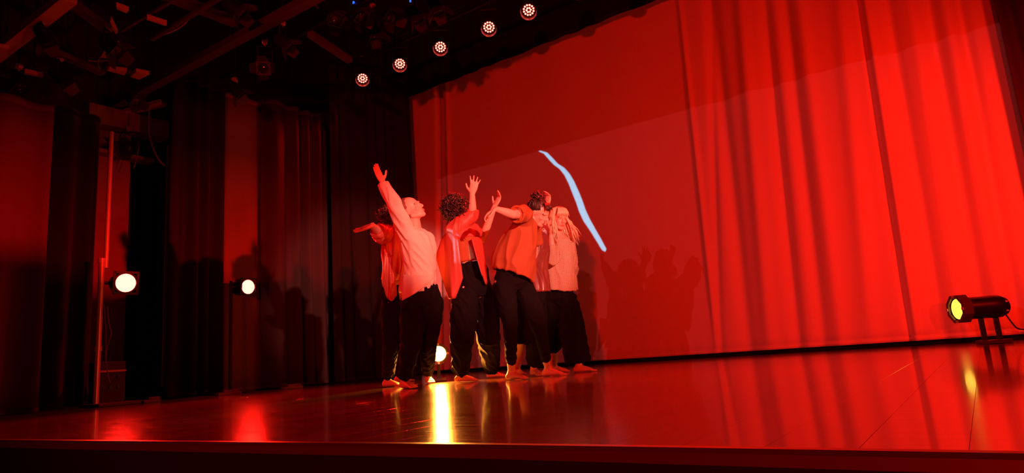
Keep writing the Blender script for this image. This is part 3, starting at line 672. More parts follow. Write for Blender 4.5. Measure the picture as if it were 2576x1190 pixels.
def V3(im, dep=0.0):
    """direction given as (right, down) in the picture plus depth away from the camera"""
    return _n(RIGHT * im[0] + DOWN * im[1] + FWD * dep)
def folds(seed, amp, k=26.0, axis=(0, 0, 1), stretch=0.25, n=7):
    r = np.random.RandomState(seed); ks = []
    for _ in range(n):
        d = _n(r.normal(size=3)); a = np.array(axis, float); a = _n(a)
        d = d - a * (d @ a) * (1 - stretch); ks.append((d * k * 2.5 * r.uniform(0.5, 1.6), r.uniform(0, 6.28), r.uniform(0.5, 1.0)))
    def f(co):
        wp = co + 0.02 * np.sin(co[:, [1, 2, 0]] * 14 + r.uniform(0, 6))
        s = sum(w_ * np.sin(wp @ kk + ph) for kk, ph, w_ in ks) / n ** 0.5
        return amp * 1.25 * (1.0 - 1.5 * np.abs(s) ** 0.75)
    return f
def hand(mb, wr, d, nrm, thumb, curl=0.25, spread=0.12, s=1.0, curls=None):
    """palm, four unequal fingers with two bends each, and a thumb leaving the side of the palm"""
    d = _n(d); nrm = _n(nrm - d * (np.array(nrm) @ d)); sd = _n(np.cross(d, nrm)) * thumb       # sd points to the thumb side
    wr = np.array(wr, float); P = lambda a, b, c=0.0: wr + (d * a + sd * b + nrm * c) * s
    mb.loft([mb.ring(P(a, b), sd, nrm, rw * s, rt * s, 14, 0.8) for a, b, rw, rt in ((-0.02, 0, .025, .020), (0.01, 0, .027, .018), (0.045, 0.0, .037, .016), (0.085, 0, .040, .0135), (0.097, 0, .036, .010))])
    for i, (off, ln, r) in enumerate(((0.029, .072, .0088), (0.010, .080, .0092), (-0.010, .075, .0088), (-0.029, .058, .0078))):
        p = P(0.088, off); ang = spread * (off / 0.02); dd = _n(d * math.cos(ang) + sd * math.sin(ang)); c = curls[i] if curls else curl * (0.8 + 0.15 * i)
        b = 0.0
        for j, fr in enumerate((0.45, 0.30, 0.25)):
            b += c * (0.6 if j == 0 else 1.0)
            q = p + (dd * math.cos(b) - (-nrm) * math.sin(b)) * ln * fr * s
            mb.tcap(p, q, r * s * (1 - .08 * j), r * s * (0.92 - .10 * j), 10); p = q
    p = P(0.022, 0.026, 0.004); t1 = _n(d * 0.62 + sd * 0.75 + nrm * 0.25); t2 = _n(d * 0.85 + sd * 0.42 + nrm * 0.30)
    q = p + t1 * 0.046 * s; mb.tcap(p, q, .0145 * s, .0105 * s, 10); mb.tcap(q, q + t2 * 0.036 * s, .0105 * s, .0082 * s, 10)
def foot(mb, ank, toe, s=1.0, lift=0.0):
    """bare foot: heel, arch, ball and five toes; ank is the ankle joint, toe the heading on the floor"""
    t = _n([toe[0], toe[1], 0]); sd = np.array([-t[1], t[0], 0]); up = np.array([0, 0, 1.0]); g = np.array([ank[0], ank[1], 0.004 + lift])
    P = lambda a, b, c: g + (t * a + sd * b + up * c) * s
    mb.loft([mb.ring(P(a, 0, h), sd, up, rw * s, rh * s, 14, 0.9) for a, h, rw, rh in ((-0.062, .026, .018, .018), (-0.05, .030, .030, .028), (-0.02, .038, .034, .036), (0.03, .038, .034, .036), (0.08, .029, .037, .027), (0.125, .020, .044, .018), (0.145, .015, .043, .013))])
    mb.tcap(P(-0.012, 0, .05), ank, .036 * s, .036 * s)
    for i in range(5):
        b = -0.032 + 0.016 * i; L = (.048, .045, .040, .033, .026)[i]; r = (.0125, .0095, .009, .0085, .008)[i]
        mb.tcap(P(0.135, b, .012), P(0.135 + L, b * 1.15, .009), r * s, r * s * .85, 8)
class Dancer:
    def __init__(s, label, J, D, head, hair, scale=1.0):
        s.J = {}; s.D = D
        for k, v in J.items(): s.J[k] = at(v[0], v[1], D + (v[2] if len(v) > 2 else 0.0))
        s.label = label; s.head = head; s.sc = scale; s.hair = hair
    def body(s, feet, hands, thick=1.0, skinny=1.0):
        J = s.J; mb = MB(); T = thick
        sh = _n(J['shr'] - J['shl']); spine = _n(J['neck'] - J['pelvis']); fr = _n(np.cross(sh, spine)); s.fr, s.side, s.spine = fr, sh, spine
        hipside = _n(J['hipr'] - J['hipl'])
        def rr(c, w_, dp, sd=sh):
            f_ = _n(np.cross(sd, spine)); return mb.ring(c, sd, f_, w_ * T, dp * T, 18, 0.9)
        mb.loft([rr(J['pelvis'] - spine * .07, .10, .085, hipside), rr(J['pelvis'], .155, .105, hipside), rr(J['pelvis'] * .5 + J['waist'] * .5, .145, .10, hipside), rr(J['waist'], .125, .088), rr(J['waist'] * .45 + J['chest'] * .55, .140, .10),
                 rr(J['chest'], .150, .108), rr(J['chest'] * .45 + J['neck'] * .55, .150, .095), rr(J['neck'] - spine * .03, .085, .065), rr(J['neck'] + spine * .015, .055, .052)])
        for a in 'lr':
            S, E, W = J['sh' + a], J['el' + a], J['wr' + a]; k = skinny
            mb.tcap(J['neck'] - spine * .06, S, .060 * T, .054 * k); mb.tcap(S, S * .45 + E * .55, .050 * k, .045 * k); mb.tcap(S * .45 + E * .55, E, .045 * k, .037 * k); mb.tcap(E, E * .65 + W * .35, .038 * k, .039 * k); mb.tcap(E * .65 + W * .35, W, .039 * k, .025 * k)
            H, K, A = J['hip' + a], J['kn' + a], J['an' + a]
            mb.tcap(J['pelvis'], H, .10 * T, .092 * k); mb.tcap(H, K, .088 * k, .056 * k); mb.tcap(K, K * .65 + A * .35, .054 * k, .054 * k); mb.tcap(K * .65 + A * .35, A, .054 * k, .034 * k)
            foot(mb, A, feet[a], 1.0)
            if a in hands: hand(mb, W, **hands[a])
        # head
        h = s.head; C = at(h['c'][0], h['c'][1], s.D + h.get('z', 0)); F = _n(h['f']); U = np.array(h['u'], float); U = _n(U - F * (U @ F)); S_ = _n(np.cross(U, F)); s.C, s.F, s.U, s.S = C, F, U, S_
        q = s.sc; P = lambda f, sd, u: C + (F * f + S_ * sd + U * u) * q
        A = (F, S_, U); s.P = P
        mb.ell(P(-.012, 0, .026), A, [v * q for v in (.095, .076, .086)], 20, 14); mb.ell(P(.022, 0, -.038), A, [v * q for v in (.066, .060, .076)], 18, 12)
        mb.ell(P(.064, 0, -.098), A, [v * q for v in (.024, .030, .020)]); mb.tcap(P(.058, .02, -.092), P(-.005, .054, -.055), .022 * q, .020 * q); mb.tcap(P(.058, -.02, -.092), P(-.005, -.054, -.055), .022 * q, .020 * q)
        mb.tcap(P(.084, 0, .010), P(.105, 0, -.031), .0085 * q, .0120 * q, 10); mb.tcap(P(.098, .011, -.036), P(.098, -.011, -.036), .0085 * q, .0085 * q, 8)
        mb.tcap(P(.080, .042, .016), P(.084, .010, .018), .0085 * q, .010 * q, 8); mb.tcap(P(.080, -.042, .016), P(.084, -.010, .018), .0085 * q, .010 * q, 8)
        for k in (-1, 1):
            mb.ell(P(.060, k * .040, -.028), A, [v * q for v in (.020, .018, .018)]); mb.ell(P(-.008, k * .078, -.008), A, [v * q for v in (.020, .007, .031)]); mb.ell(P(.0, k * .080, .006), A, [v * q for v in (.012, .010, .016)])
        mb.ell(P(.082, 0, -.066), A, [v * q for v in (.014, .028, .016)])
        mb.tcap(P(-.018, 0, -.05), J['neck'], .054 * q, .060)
        me = remesh(mb, 0.0058, 3)
        s.root = tag(link('person', me, M_SKIN, None, True), s.label, 'person', 'dancers on the stage')
        for k in (-1, 1):
            ey = MB().ell(P(.0635, k * .031, -.005), A, [.0122 * q] * 3, 12, 8).build('eye', M_EYE, s.root, True)
            if not h.get('closed'):
                MB().ell(P(.0733, k * .031, -.006), A, [v * q for v in (.0030, .0052, .0052)], 10, 6).build('iris', M_IRIS, ey, True)
            MB().ell(P(.0630, k * .031, -.002 if not h.get('closed') else -.005), A, [v * q for v in ((.0132, .0150, .0100) if not h.get('closed') else (.0140, .0150, .0130))], 14, 8).build('eyelid', M_SKIN, ey, True)
            MB().tcap(P(.0752, k * .022, -.010 if h.get('closed') else -.002), P(.0700, k * .043, -.010 if h.get('closed') else -.003), .0022 * q, .0018 * q, 6).build('lashes', M_DARKHAIR, ey, True)
            MB().tcap(P(.083, k * .016, .017), P(.074, k * .050, .019), .0042 * q, .0030 * q, 8).build('eyebrow', M_DARKHAIR, s.root, True)
        MB().ell(P(.0935, 0, -.0615), A, [v * q for v in (.0060, .021, .0048)], 12, 6).ell(P(.0925, 0, -.0715), A, [v * q for v in (.0060, .018, .0052)], 12, 6).build('lips', M_LIP, s.root, True)
        return s.root
    def trousers(s, m, rad, ends, seed, waist=0.5, amp=0.006, name='trousers', flare=None, k=26):
        """rad: hip, thigh, knee, hem radii; ends: how far down knee-ankle each hem reaches"""
        J = s.J; mb = MB(); sp = s.spine; hs = _n(J['hipr'] - J['hipl']); hf = _n(np.cross(hs, sp))
        top = J['pelvis'] * (1 - waist) + J['waist'] * waist
        mb.loft([mb.ring(c, hs, hf, a, b, 18, .9) for c, a, b in ((J['pelvis'] - sp * .09, .12, .10), (J['pelvis'] - sp * .02, .172, .125), (J['pelvis'] * .5 + top * .5, .165, .118), (top, .150, .108))])
        for i, a in enumerate('lr'):
            H, K, A = J['hip' + a], J['kn' + a], J['an' + a]; E = K + (A - K) * ends[a]; r = rad[a]
            pts = [J['pelvis'] * .4 + H * .6 + sp * .02, H, H * .5 + K * .5, K, K * .5 + E * .5, E]
            mb.tube(pts, [r[0] * .8, r[0], r[1], r[2], (r[2] + r[3]) / 2, r[3]], 16)
            # hem wall, hollow inside
        me = remesh(mb, 0.009, 5, folds(seed, amp, k, (0, 0, 1), 0.45))
        return link(name, me, m, s.root, True)
def sleeve_tube(mb, pts, rad, n=16):
    return mb.tube(pts, rad, n)
def skirted(mb, rows, n=26, wall=0.02, sq=0.9):
    """closed garment body from rows of (centre, side, front, half width, half depth), hollow at its hem (last row)"""
    R_ = [mb.ring(c, u, v, a, b, n, sq) for c, u, v, a, b in rows]
    inner = [mb.ring(c, u, v, max(a - wall, .02), max(b - wall, .02), n, sq) for c, u, v, a, b in rows[::-1][:max(2, len(rows) // 2)]]
    return mb.loft(R_ + inner)
def flap(pts_top, pts_bot, bulge, n=14, mrow=18, wav=0.012, seed=0, th=0.007):
    """hanging panel of cloth between two polylines with vertical folds"""
    r = np.random.RandomState(seed); pt, pb_ = np.array(pts_top, float), np.array(pts_bot, float); G = np.zeros((n, mrow, 3))
    tt = np.linspace(0, 1, n); ci = lambda P: np.stack([np.interp(tt, np.linspace(0, 1, len(P)), P[:, k]) for k in range(3)], 1)
    a, b = ci(pt), ci(pb_); nn = np.array(bulge, float); ph = r.uniform(0, 6, 3)
    for j in range(mrow):
        q = j / (mrow - 1); G[:, j] = a * (1 - q) + b * q
        G[:, j] += np.outer(np.sin(tt * 9 + ph[0] + q * 1.5) * wav * (0.3 + q) + np.sin(tt * 19 + ph[1] - q * 2) * wav * .45 * (0.3 + q) + 0.02 * math.sin(math.pi * q), nn)
    return MB().sheet(G, th)
UPW = np.array([0, 0, 1.0])
def curls(hb, p, r, n, cen, rad, keep, ln=(.05, .09), th=.0062, wob=.012):
    for _ in range(n):
        d = _n(r.normal(size=3))
        f_, s_, u_ = d
        if not keep(f_, s_, u_): continue
        base = p.P(cen[0] + f_ * rad[0], s_ * rad[1], cen[1] + u_ * rad[2]); nrm = _n(p.F * f_ + p.S * s_ + p.U * u_)
        t1, t2, _ = frame_of(nrm, r.normal(size=3)); L = r.uniform(*ln); hd = _n(t1 * math.cos(r.uniform(0, 6)) + t2 * 1.0 - UPW * .5); ph = r.uniform(0, 6)
        pts = [base + hd * L * t + nrm * (.006 + wob * math.sin(t * 9 + ph) + .02 * t * r.uniform(0, 1)) + np.cross(nrm, hd) * wob * math.cos(t * 9 + ph) for t in np.linspace(0, 1, 8)]
        hb.tube(pts, [th * k for k in (.8, 1, 1, 1, .95, .9, .7, .3)], 6)
    return hb
def fl(px, py): return onz(px, py, 0)
def ankle(p, fx, fy, h=0.085):
    """put the ankle above the floor point seen at (fx, fy)"""
    g = onz(fx, fy, 0.0); return np.array([g[0], g[1], h])

# ---- P1: pale long-sleeved top, head thrown back, one arm flung up
D1 = 5.72
p = Dancer('dancer in a pale long-sleeved top, head thrown back and one arm flung up', dict(
    pelvis=(1060, 740), waist=(1057, 680), chest=(1052, 620), neck=(1044, 577), shl=(1026, 594, -.10), shr=(1074, 602, .12),
    ell=(992, 512, -.14), wrl=(962, 458, -.10), elr=(1068, 668, .24), wrr=(1060, 720, .28), hipl=(1042, 758, -.04), hipr=(1080, 756, .06),
    knl=(1034, 862, -.12), knr=(1076, 858, .10), anl=(1018, 958), anr=(1080, 945)), D1,
    dict(c=(1034, 526), z=-.02, f=V3((0.80, -0.52), -0.28), u=V3((-0.50, -0.82), -0.10), closed=True), None)
p.J['anl'] = ankle(p, 1018, 978); p.J['anr'] = ankle(p, 1078, 964)
p.body(dict(l=V3((0.75, 0.1), -0.9), r=V3((0.3, 0), -0.9)), dict(l=dict(d=V3((-0.42, -0.90), -0.05), nrm=V3((0.75, -0.30), -0.55), thumb=1, curl=0.10, spread=0.03)))
p.trousers(M_TROUSER, dict(l=(.115, .115, .090, .062), r=(.120, .125, .080, .055)), dict(l=.92, r=.90), 11, 0.4, amp=.008)
mb = MB(); J = p.J
rows = [(J['neck'] + p.spine * .01, p.side, p.fr, .062, .060), (J['neck'] - p.spine * .03, p.side, p.fr, .140, .105), (J['chest'] * .5 + J['neck'] * .5, p.side, p.fr, .172, .130), (J['chest'], p.side, p.fr, .175, .138), (J['waist'], p.side, p.fr, .150, .118), (at(1053, 712, D1), p.side, p.fr, .160, .135), (at(1047, 735, D1), p.side, p.fr, .165, .140)]
skirted(mb, rows)
sleeve_tube(mb, [J['chest'] * .35 + J['shl'] * .65, J['shl'], J['shl'] * .5 + J['ell'] * .5, J['ell'], J['ell'] * .45 + J['wrl'] * .55, J['wrl'] - (J['wrl'] - J['ell']) * .04], [.075, .075, .072, .062, .056, .047])
sleeve_tube(mb, [J['chest'] * .35 + J['shr'] * .65, J['shr'], J['shr'] * .5 + J['elr'] * .5, J['elr'], J['wrr']], [.07, .070, .062, .056, .046])
for a_ in ('shl', 'shr'): mb.tcap(J['neck'] - p.spine * .06, J[a_], .074, .068)
link('long_sleeved_top', remesh(mb, .008, 5, folds(12, .006, 30, V3((-0.4, -0.9)), .3)), M_PALETOP, p.root, True)
# shirt tail
o = flap([at(1012, 690, D1 - .10), at(1040, 694, D1 - .17), at(1070, 694, D1 - .15), at(1088, 690, D1 - .05)], [at(1011, 757, D1 - .12), at(1040, 741, D1 - .20), at(1064, 724, D1 - .19), at(1090, 700, D1 - .08)], -FWD, seed=3, wav=.009)
o.build('shirt_tail', M_PALETOP, p.root, True)
MB().tcap(J['neck'] + p.side * .04 + p.fr * .03, J['neck'] - p.side * .05 + p.fr * .035, .020, .018).tcap(J['neck'] + p.side * .05 + p.fr * .0, J['neck'] + p.side * .055 - p.fr * .04, .020, .018).build('collar', M_PALETOP, p.root, True)
hb = MB(); hb.ell(p.P(-.032, 0, .034), (p.F, p.S, p.U), (.090, .0815, .088), 20, 14); hb.ell(p.P(-.06, 0, -.02), (p.F, p.S, p.U), (.05, .062, .05))
link('hair', remesh(hb, .006, 2, folds(5, .002, 160)), M_GREYHAIR, p.root, True)

# ---- P2: open red satin shirt, arm stretched out to the left
D2 = 6.12
p = Dancer('dancer in an open red satin shirt, arm stretched out towards the dark curtains', dict(
    pelvis=(1002, 742), waist=(1002, 688), chest=(1003, 628), neck=(1000, 580), shl=(982, 594, -.06), shr=(1030, 598, .10),
    ell=(958, 588, -.26), wrl=(936, 567, -.42), elr=(1036, 660, .12), wrr=(1030, 710, .05), hipl=(986, 756, -.02), hipr=(1018, 756, .05),
    knl=(984, 862, -.06), knr=(1012, 862, .05), anl=(976, 952), anr=(1006, 945)), D2,
    dict(c=(990, 546), z=.02, f=V3((0.75, -0.15), 0.65), u=V3((-0.15, -1), 0)), None)
p.J['anl'] = ankle(p, 976, 974); p.J['anr'] = ankle(p, 1004, 962)
p.body(dict(l=V3((0.85, 0.1), -0.5), r=V3((0.9, 0), 0.2)), dict(l=dict(d=V3((-0.92, 0.34), -0.15), nrm=V3((0.25, -0.85), -0.3), thumb=-1, curl=0.10, spread=0.05)))
p.trousers(M_TROUSER, dict(l=(.098, .092, .075, .060), r=(.098, .092, .075, .060)), dict(l=.90, r=.88), 21, 0.5)
mb = MB(); J = p.J
rows = [(J['neck'] - p.spine * .005, p.side, p.fr, .075, .070), (J['neck'] - p.spine * .035, p.side, p.fr, .135, .095), (J['chest'], p.side, p.fr, .160, .13), (J['waist'] + p.spine * .02, p.side, p.fr, .150, .130), (at(1003, 706, D2), p.side, p.fr, .152, .135)]
skirted(mb, rows)
sleeve_tube(mb, [J['chest'] * .35 + J['shl'] * .65, J['shl'], J['shl'] * .5 + J['ell'] * .5, J['ell'], J['ell'] * .6 + J['wrl'] * .4], [.08, .085, .090, .080, .060])
sleeve_tube(mb, [J['chest'] * .35 + J['shr'] * .65, J['shr'], J['elr'], J['wrr']], [.07, .072, .062, .05])
link('satin_shirt', remesh(mb, .008, 4, folds(22, .010, 34, (0, 0, 1), .12)), M_SATIN, p.root, True)
for i, (a, b) in enumerate((([(966, 640), (975, 640), (985, 642), (992, 645)], [(963, 716), (972, 751), (988, 758), (997, 744)]), ([(1012, 650), (1018, 650), (1026, 652), (1034, 655)], [(1003, 722), (1007, 758), (1016, 742), (1032, 712)]))):
    flap([at(x_, y_, D2 - .24) for x_, y_ in a], [at(x_, y_, D2 - .26) for x_, y_ in b], -FWD, seed=7 + i, wav=.016).build('shirt_front', M_SATIN, p.root, True)
flap([at(974, 578, D2 - .20), at(990, 572, D2 - .18), at(1006, 572, D2 - .18)], [at(972, 700, D2 - .24), at(990, 690, D2 - .23), at(1004, 690, D2 - .22)], -FWD, seed=17, wav=.016).build('shirt_front', M_SATIN, p.root, True)
hb = MB(); r = np.random.RandomState(3); hb.ell(p.P(-.028, 0, .015), (p.F, p.S, p.U), (.088, .080, .088))
curls(hb, p, r, 300, (-.025, .018), (.090, .083, .092), lambda f, s_, u: f < .35 and u > -.85, (.05, .10), .0048); hb.build('curly_hair', M_BROWNHAIR, p.root, True)

# ---- P3: curly hair, red overshirt, both forearms raised
D3 = 6.02
p = Dancer('curly-haired dancer in a red overshirt with both forearms raised', dict(
    pelvis=(1195, 722), waist=(1185, 662), chest=(1168, 605), neck=(1157, 566), shl=(1136, 584, -.10), shr=(1186, 578, .10),
    ell=(1188, 540, -.02), wrl=(1188, 488, -.06), elr=(1213, 602, .26), wrr=(1244, 520, .22), hipl=(1172, 738, -.08), hipr=(1220, 736, .08),
    knl=(1162, 846, -.12), knr=(1228, 842, .20), anl=(1160, 945), anr=(1240, 930)), D3,
    dict(c=(1152, 522), z=.03, f=V3((0.72, -0.10), 0.68), u=V3((-0.12, -1), -0.1)), None)
p.J['anl'] = ankle(p, 1160, 962); p.J['anr'] = ankle(p, 1238, 951)
p.body(dict(l=V3((0.95, 0.1), -0.25), r=V3((0.9, 0.05), -0.4)), dict(
    l=dict(d=V3((0.20, -0.97), -0.05), nrm=V3((0.0, -0.1), 0.9), thumb=1, curl=0.10, spread=0.22),
    r=dict(d=V3((0.45, -0.88), 0.0), nrm=V3((-0.7, -0.3), -0.5), thumb=-1, curl=0.45, spread=0.05)))
p.trousers(M_TROUSER, dict(l=(.115, .125, .110, .080), r=(.115, .125, .115, .085)), dict(l=.90, r=.92), 31, 1.0, amp=.008)
mb = MB(); J = p.J
rows = [(J['neck'], p.side, p.fr, .070, .066), (J['neck'] - p.spine * .035, p.side, p.fr, .135, .092), (J['chest'], p.side, p.fr, .163, .118), (at(1178, 632, D3), p.side, p.fr, .150, .110), (at(1183, 655, D3), p.side, p.fr, .148, .110)]
skirted(mb, rows); link('tee_shirt', remesh(mb, .008, 4, folds(32, .005, 30)), M_RUSTTEE, p.root, True)
mb = MB()
sleeve_tube(mb, [J['chest'] * .35 + J['shl'] * .65, J['shl'], J['shl'] * .5 + J['ell'] * .5, J['ell'], J['ell'] * .8 + J['wrl'] * .2], [.08, .078, .074, .064, .058])
sleeve_tube(mb, [J['chest'] * .35 + J['shr'] * .65, J['shr'], J['shr'] * .4 + J['elr'] * .6], [.075, .072, .062])
mb.loft([mb.ring(c, p.side, p.fr, a, b, 22, .9) for c, a, b in ((J['neck'] + p.spine * .012, .080, .074), (J['neck'] - p.spine * .03, .150, .105), (J['chest'] * .7 + J['neck'] * .3, .172, .124), (J['chest'] * .9 + J['neck'] * .1, .168, .122))])
link('overshirt', remesh(mb, .008, 4, folds(33, .008, 30, (0, 0, 1), .2)), M_REDSHIRT, p.root, True)
flap([at(1112, 600, D3 - .05), at(1122, 585, D3 - .16), at(1140, 590, D3 - .24), at(1152, 600, D3 - .25)], [at(1096, 648, D3 - .02), at(1128, 752, D3 - .20), at(1146, 750, D3 - .26), at(1164, 700, D3 - .27)], -FWD, seed=41, wav=.02, n=22).build('overshirt_front', M_REDSHIRT, p.root, True)
flap([at(1186, 600, D3 - .18), at(1198, 596, D3 - .10), at(1212, 600, D3 + .02)], [at(1212, 690, D3 - .22), at(1222, 716, D3 - .14), at(1228, 712, D3 - .02)], -FWD, seed=43, wav=.012).build('overshirt_front', M_REDSHIRT, p.root, True)
hb = MB(); r = np.random.RandomState(9); hb.ell(p.P(-.032, 0, .015), (p.F, p.S, p.U), (.098, .092, .098))
curls(hb, p, r, 560, (-.030, .018), (.103, .097, .105), lambda f, s_, u: f < .3 and u > -.8, (.05, .11), .0048, .013); hb.build('curly_hair', M_DARKHAIR, p.root, True)

# ---- P4: rust tee, bun, bowed head, arm reaching left
D4 = 5.86
p = Dancer('dancer in a loose rust-orange tee shirt, bun and bowed head, arm reaching sideways', dict(
    pelvis=(1290, 700), waist=(1300, 642), chest=(1315, 590), neck=(1329, 548), shl=(1318, 538, -.16), shr=(1346, 570, .16),
    ell=(1290, 540, -.36), wrl=(1248, 526, -.44), elr=(1344, 634, .26), wrr=(1330, 676, .16), hipl=(1268, 716, -.05), hipr=(1314, 716, .06),
    knl=(1284, 816, -.10), knr=(1354, 812, .06), anl=(1290, 925), anr=(1384, 918)), D4,
    dict(c=(1354, 534), z=-.02, f=V3((0.80, 0.42), -0.42), u=V3((0.25, -0.95), -0.25), closed=True), None)
p.J['anl'] = ankle(p, 1288, 956); p.J['anr'] = ankle(p, 1380, 947)
p.body(dict(l=V3((0.75, 0.1), -0.6), r=V3((0.95, 0.05), -0.35)), dict(l=dict(d=V3((-0.80, 0.45), 0.1), nrm=V3((0.45, 0.85), 0.1), thumb=1, curl=0.75, spread=0.04, s=.95)))
p.trousers(M_TROUSER, dict(l=(.100, .092, .066, .050), r=(.100, .094, .070, .048)), dict(l=.80, r=.80), 41, 0.75, amp=.004)
mb = MB(); J = p.J
rows = [(J['neck'] - p.spine * .0, p.side, p.fr, .066, .064), (J['neck'] - p.spine * .035, p.side, p.fr, .125, .095), (J['chest'], p.side, p.fr, .172, .135), (at(1300, 632, D4), p.side, p.fr, .185, .175), (at(1292, 666, D4), p.side, p.fr, .195, .200), (at(1290, 692, D4), p.side, p.fr, .190, .195)]
skirted(mb, rows)
sleeve_tube(mb, [J['chest'] * .4 + J['shl'] * .6, J['shl'], J['shl'] * .35 + J['ell'] * .65], [.075, .076, .072])
sleeve_tube(mb, [J['chest'] * .4 + J['shr'] * .6, J['shr'], J['shr'] * .35 + J['elr'] * .65], [.07, .072, .072])
link('tee_shirt', remesh(mb, .008, 4, folds(42, .011, 22, V3((0.35, -0.9)), .2)), M_RUSTTEE, p.root, True)
e_ = J['shl'] * .35 + J['ell'] * .65; u_, v_, d_ = frame_of(J['ell'] - J['shl']); mb = MB()
rg = [e_ + (u_ * math.cos(t) + v_ * math.sin(t)) * .068 for t in np.linspace(0, 2 * math.pi, 19)]; mb.tube(rg, .011, 8); mb.build('rolled_cuff', M_RUSTTEE, p.root, True)
hb = MB(); A = (p.F, p.S, p.U); r = np.random.RandomState(4); hb.ell(p.P(-.026, 0, .036), A, (.096, .082, .088), 20, 14); hb.ell(p.P(-.06, 0, .0), A, (.055, .070, .055))
cb = p.P(-.062, 0, .128)
for i in range(110):                                     # strands combed up to the bun
    th = r.uniform(0, 6.28); rr_ = r.uniform(.75, 1.0); st = p.P(-.02 + .092 * math.cos(th) * rr_, .084 * math.sin(th) * rr_, .012 + .045 * math.cos(th) * (math.cos(th) > 0))
    if math.cos(th) < -.2: st = p.P(-.02 + .085 * math.cos(th), .078 * math.sin(th), -.02)
    md = st * .5 + cb * .5; out = md - p.P(-.02, 0, .02); md = p.P(-.02, 0, .02) + _n(out) * .100
    hb.tube([st, st * .4 + md * .6 + _n(out) * .012, md, md * .4 + cb * .6, cb], [.004, .0065, .0065, .006, .004], 6)
for i in range(26):                                      # loose fringe over the brow
    k = r.uniform(-.06, .06); hb.tube([p.P(.045, k * .7, .108), p.P(.082, k, .082), p.P(.090 + r.uniform(0, .010), k * 1.15, .060 + r.uniform(-.012, .012))], [.008, .006, .0015], 6)
hb.build('hair', M_DARKHAIR, p.root, True)
hb = MB().ell(cb, A, (.036, .038, .032))
class _B: pass
bp_ = _B(); bp_.F, bp_.S, bp_.U = p.F, p.S, p.U; bp_.P = lambda f, s_, u: cb + p.F * f + p.S * s_ + p.U * u
curls(hb, bp_, r, 60, (0, 0), (.034, .036, .030), lambda f, s_, u: True, (.04, .07), .0055, .008); hb.build('bun', M_DARKHAIR, p.root, True)

# ---- P6: mostly hidden, wine shirt, black skirt, one hand raised
D6 = 6.42
p = Dancer('dancer half hidden behind the rust tee shirt, one hand raised above the heads', dict(
    pelvis=(1330, 728), waist=(1338, 676), chest=(1343, 624), neck=(1346, 584), shl=(1322, 604, -.04), shr=(1362, 606, .06),
    ell=(1322, 656, .16), wrl=(1328, 700, .10), elr=(1366, 560, .14), wrr=(1377, 517, .06), hipl=(1314, 742), hipr=(1348, 742, .04),
    knl=(1310, 842), knr=(1350, 842, -.02), anl=(1308, 925), anr=(1348, 925)), D6,
    dict(c=(1349, 550), z=.06, f=V3((0.55, 0.1), 0.8), u=V3((0, -1), 0)), None)
p.J['anl'] = ankle(p, 1303, 945); p.J['anr'] = ankle(p, 1344, 946)
p.body(dict(l=V3((0.3, 0.1), 0.9), r=V3((0.35, 0.1), -0.9)), dict(r=dict(d=V3((0.10, -0.95), -0.1), nrm=V3((-0.7, 0.1), -0.6), thumb=-1, curl=0.55, spread=0.08, s=.95)))
p.trousers(M_TROUSER, dict(l=(.10, .085, .07, .060), r=(.10, .105, .100, .085)), dict(l=.10, r=.80), 61, 0.4)
J = p.J; mb = MB(); hs = _n(J['hipr'] - J['hipl']); hf = _n(np.cross(hs, UPW))
skirted(mb, [(J['pelvis'] + UPW * .08, hs, hf, .14, .11), (J['pelvis'], hs, hf, .18, .14), (at(1322, 800, D6), hs, hf, .185, .16), (at(1318, 866, D6), hs, hf, .19, .17)]); link('skirt', remesh(mb, .010, 4, folds(63, .008, 20, (0, 0, 1), .1)), M_TROUSER, p.root, True)
mb = MB(); skirted(mb, [(J['neck'], p.side, p.fr, .068, .064), (J['neck'] - p.spine * .035, p.side, p.fr, .13, .09), (J['chest'], p.side, p.fr, .165, .12), (J['waist'], p.side, p.fr, .16, .125), (at(1338, 728, D6), p.side, p.fr, .19, .15)])
sleeve_tube(mb, [J['chest'] * .35 + J['shl'] * .65, J['shl'], J['ell'], J['wrl']], [.07, .07, .06, .05]); sleeve_tube(mb, [J['chest'] * .35 + J['shr'] * .65, J['shr'], J['shr'] * .5 + J['elr'] * .5, J['elr'] * .8 + J['shr'] * .2], [.07, .07, .06, .055])
link('wine_shirt', remesh(mb, .008, 4, folds(62, .009, 30, (0, 0, 1), .15)), M_WINE, p.root, True)
hb = MB(); A = (p.F, p.S, p.U); hb.ell(p.P(-.02, 0, .03), A, (.10, .085, .092)); hb.ell(p.P(-.06, 0, -.03), A, (.055, .075, .08)); link('hair', remesh(hb, .007, 2, folds(8, .004, 90)), M_DARKHAIR, p.root, True)

# ---- P5: blonde, checked shirt, hand at the chin
D5 = 6.95
p = Dancer('blonde long-haired dancer in a loose checked shirt, hand held to the cheek', dict(
    pelvis=(1402, 742), waist=(1402, 690), chest=(1402, 636), neck=(1402, 592), shl=(1374, 612, .05), shr=(1428, 614, -.03),
    ell=(1392, 652, -.22), wrl=(1386, 592, -.20), elr=(1438, 676, .05), wrr=(1424, 716, .08), hipl=(1386, 752, .03), hipr=(1424, 752, -.03),
    knl=(1390, 838, .05), knr=(1440, 838, -.06), anl=(1400, 918), anr=(1462, 920)), D5,
    dict(c=(1406, 549), z=-.05, f=V3((0.42, 0.10), -0.9), u=V3((0.05, -1), 0)), None, 1.02)
p.J['anl'] = ankle(p, 1396, 938); p.J['anr'] = ankle(p, 1458, 937)
p.body(dict(l=V3((0.85, 0.1), -0.45), r=V3((0.95, 0.05), -0.25)), dict(l=dict(d=V3((-0.25, -0.95), 0.1), nrm=V3((0.9, -0.1), -0.2), thumb=-1, curl=0.45, spread=0.05)))
p.trousers(M_TROUSER, dict(l=(.115, .120, .105, .100), r=(.115, .135, .135, .135)), dict(l=.40, r=.93), 51, 0.4, amp=.010)
J = p.J; mb = MB()
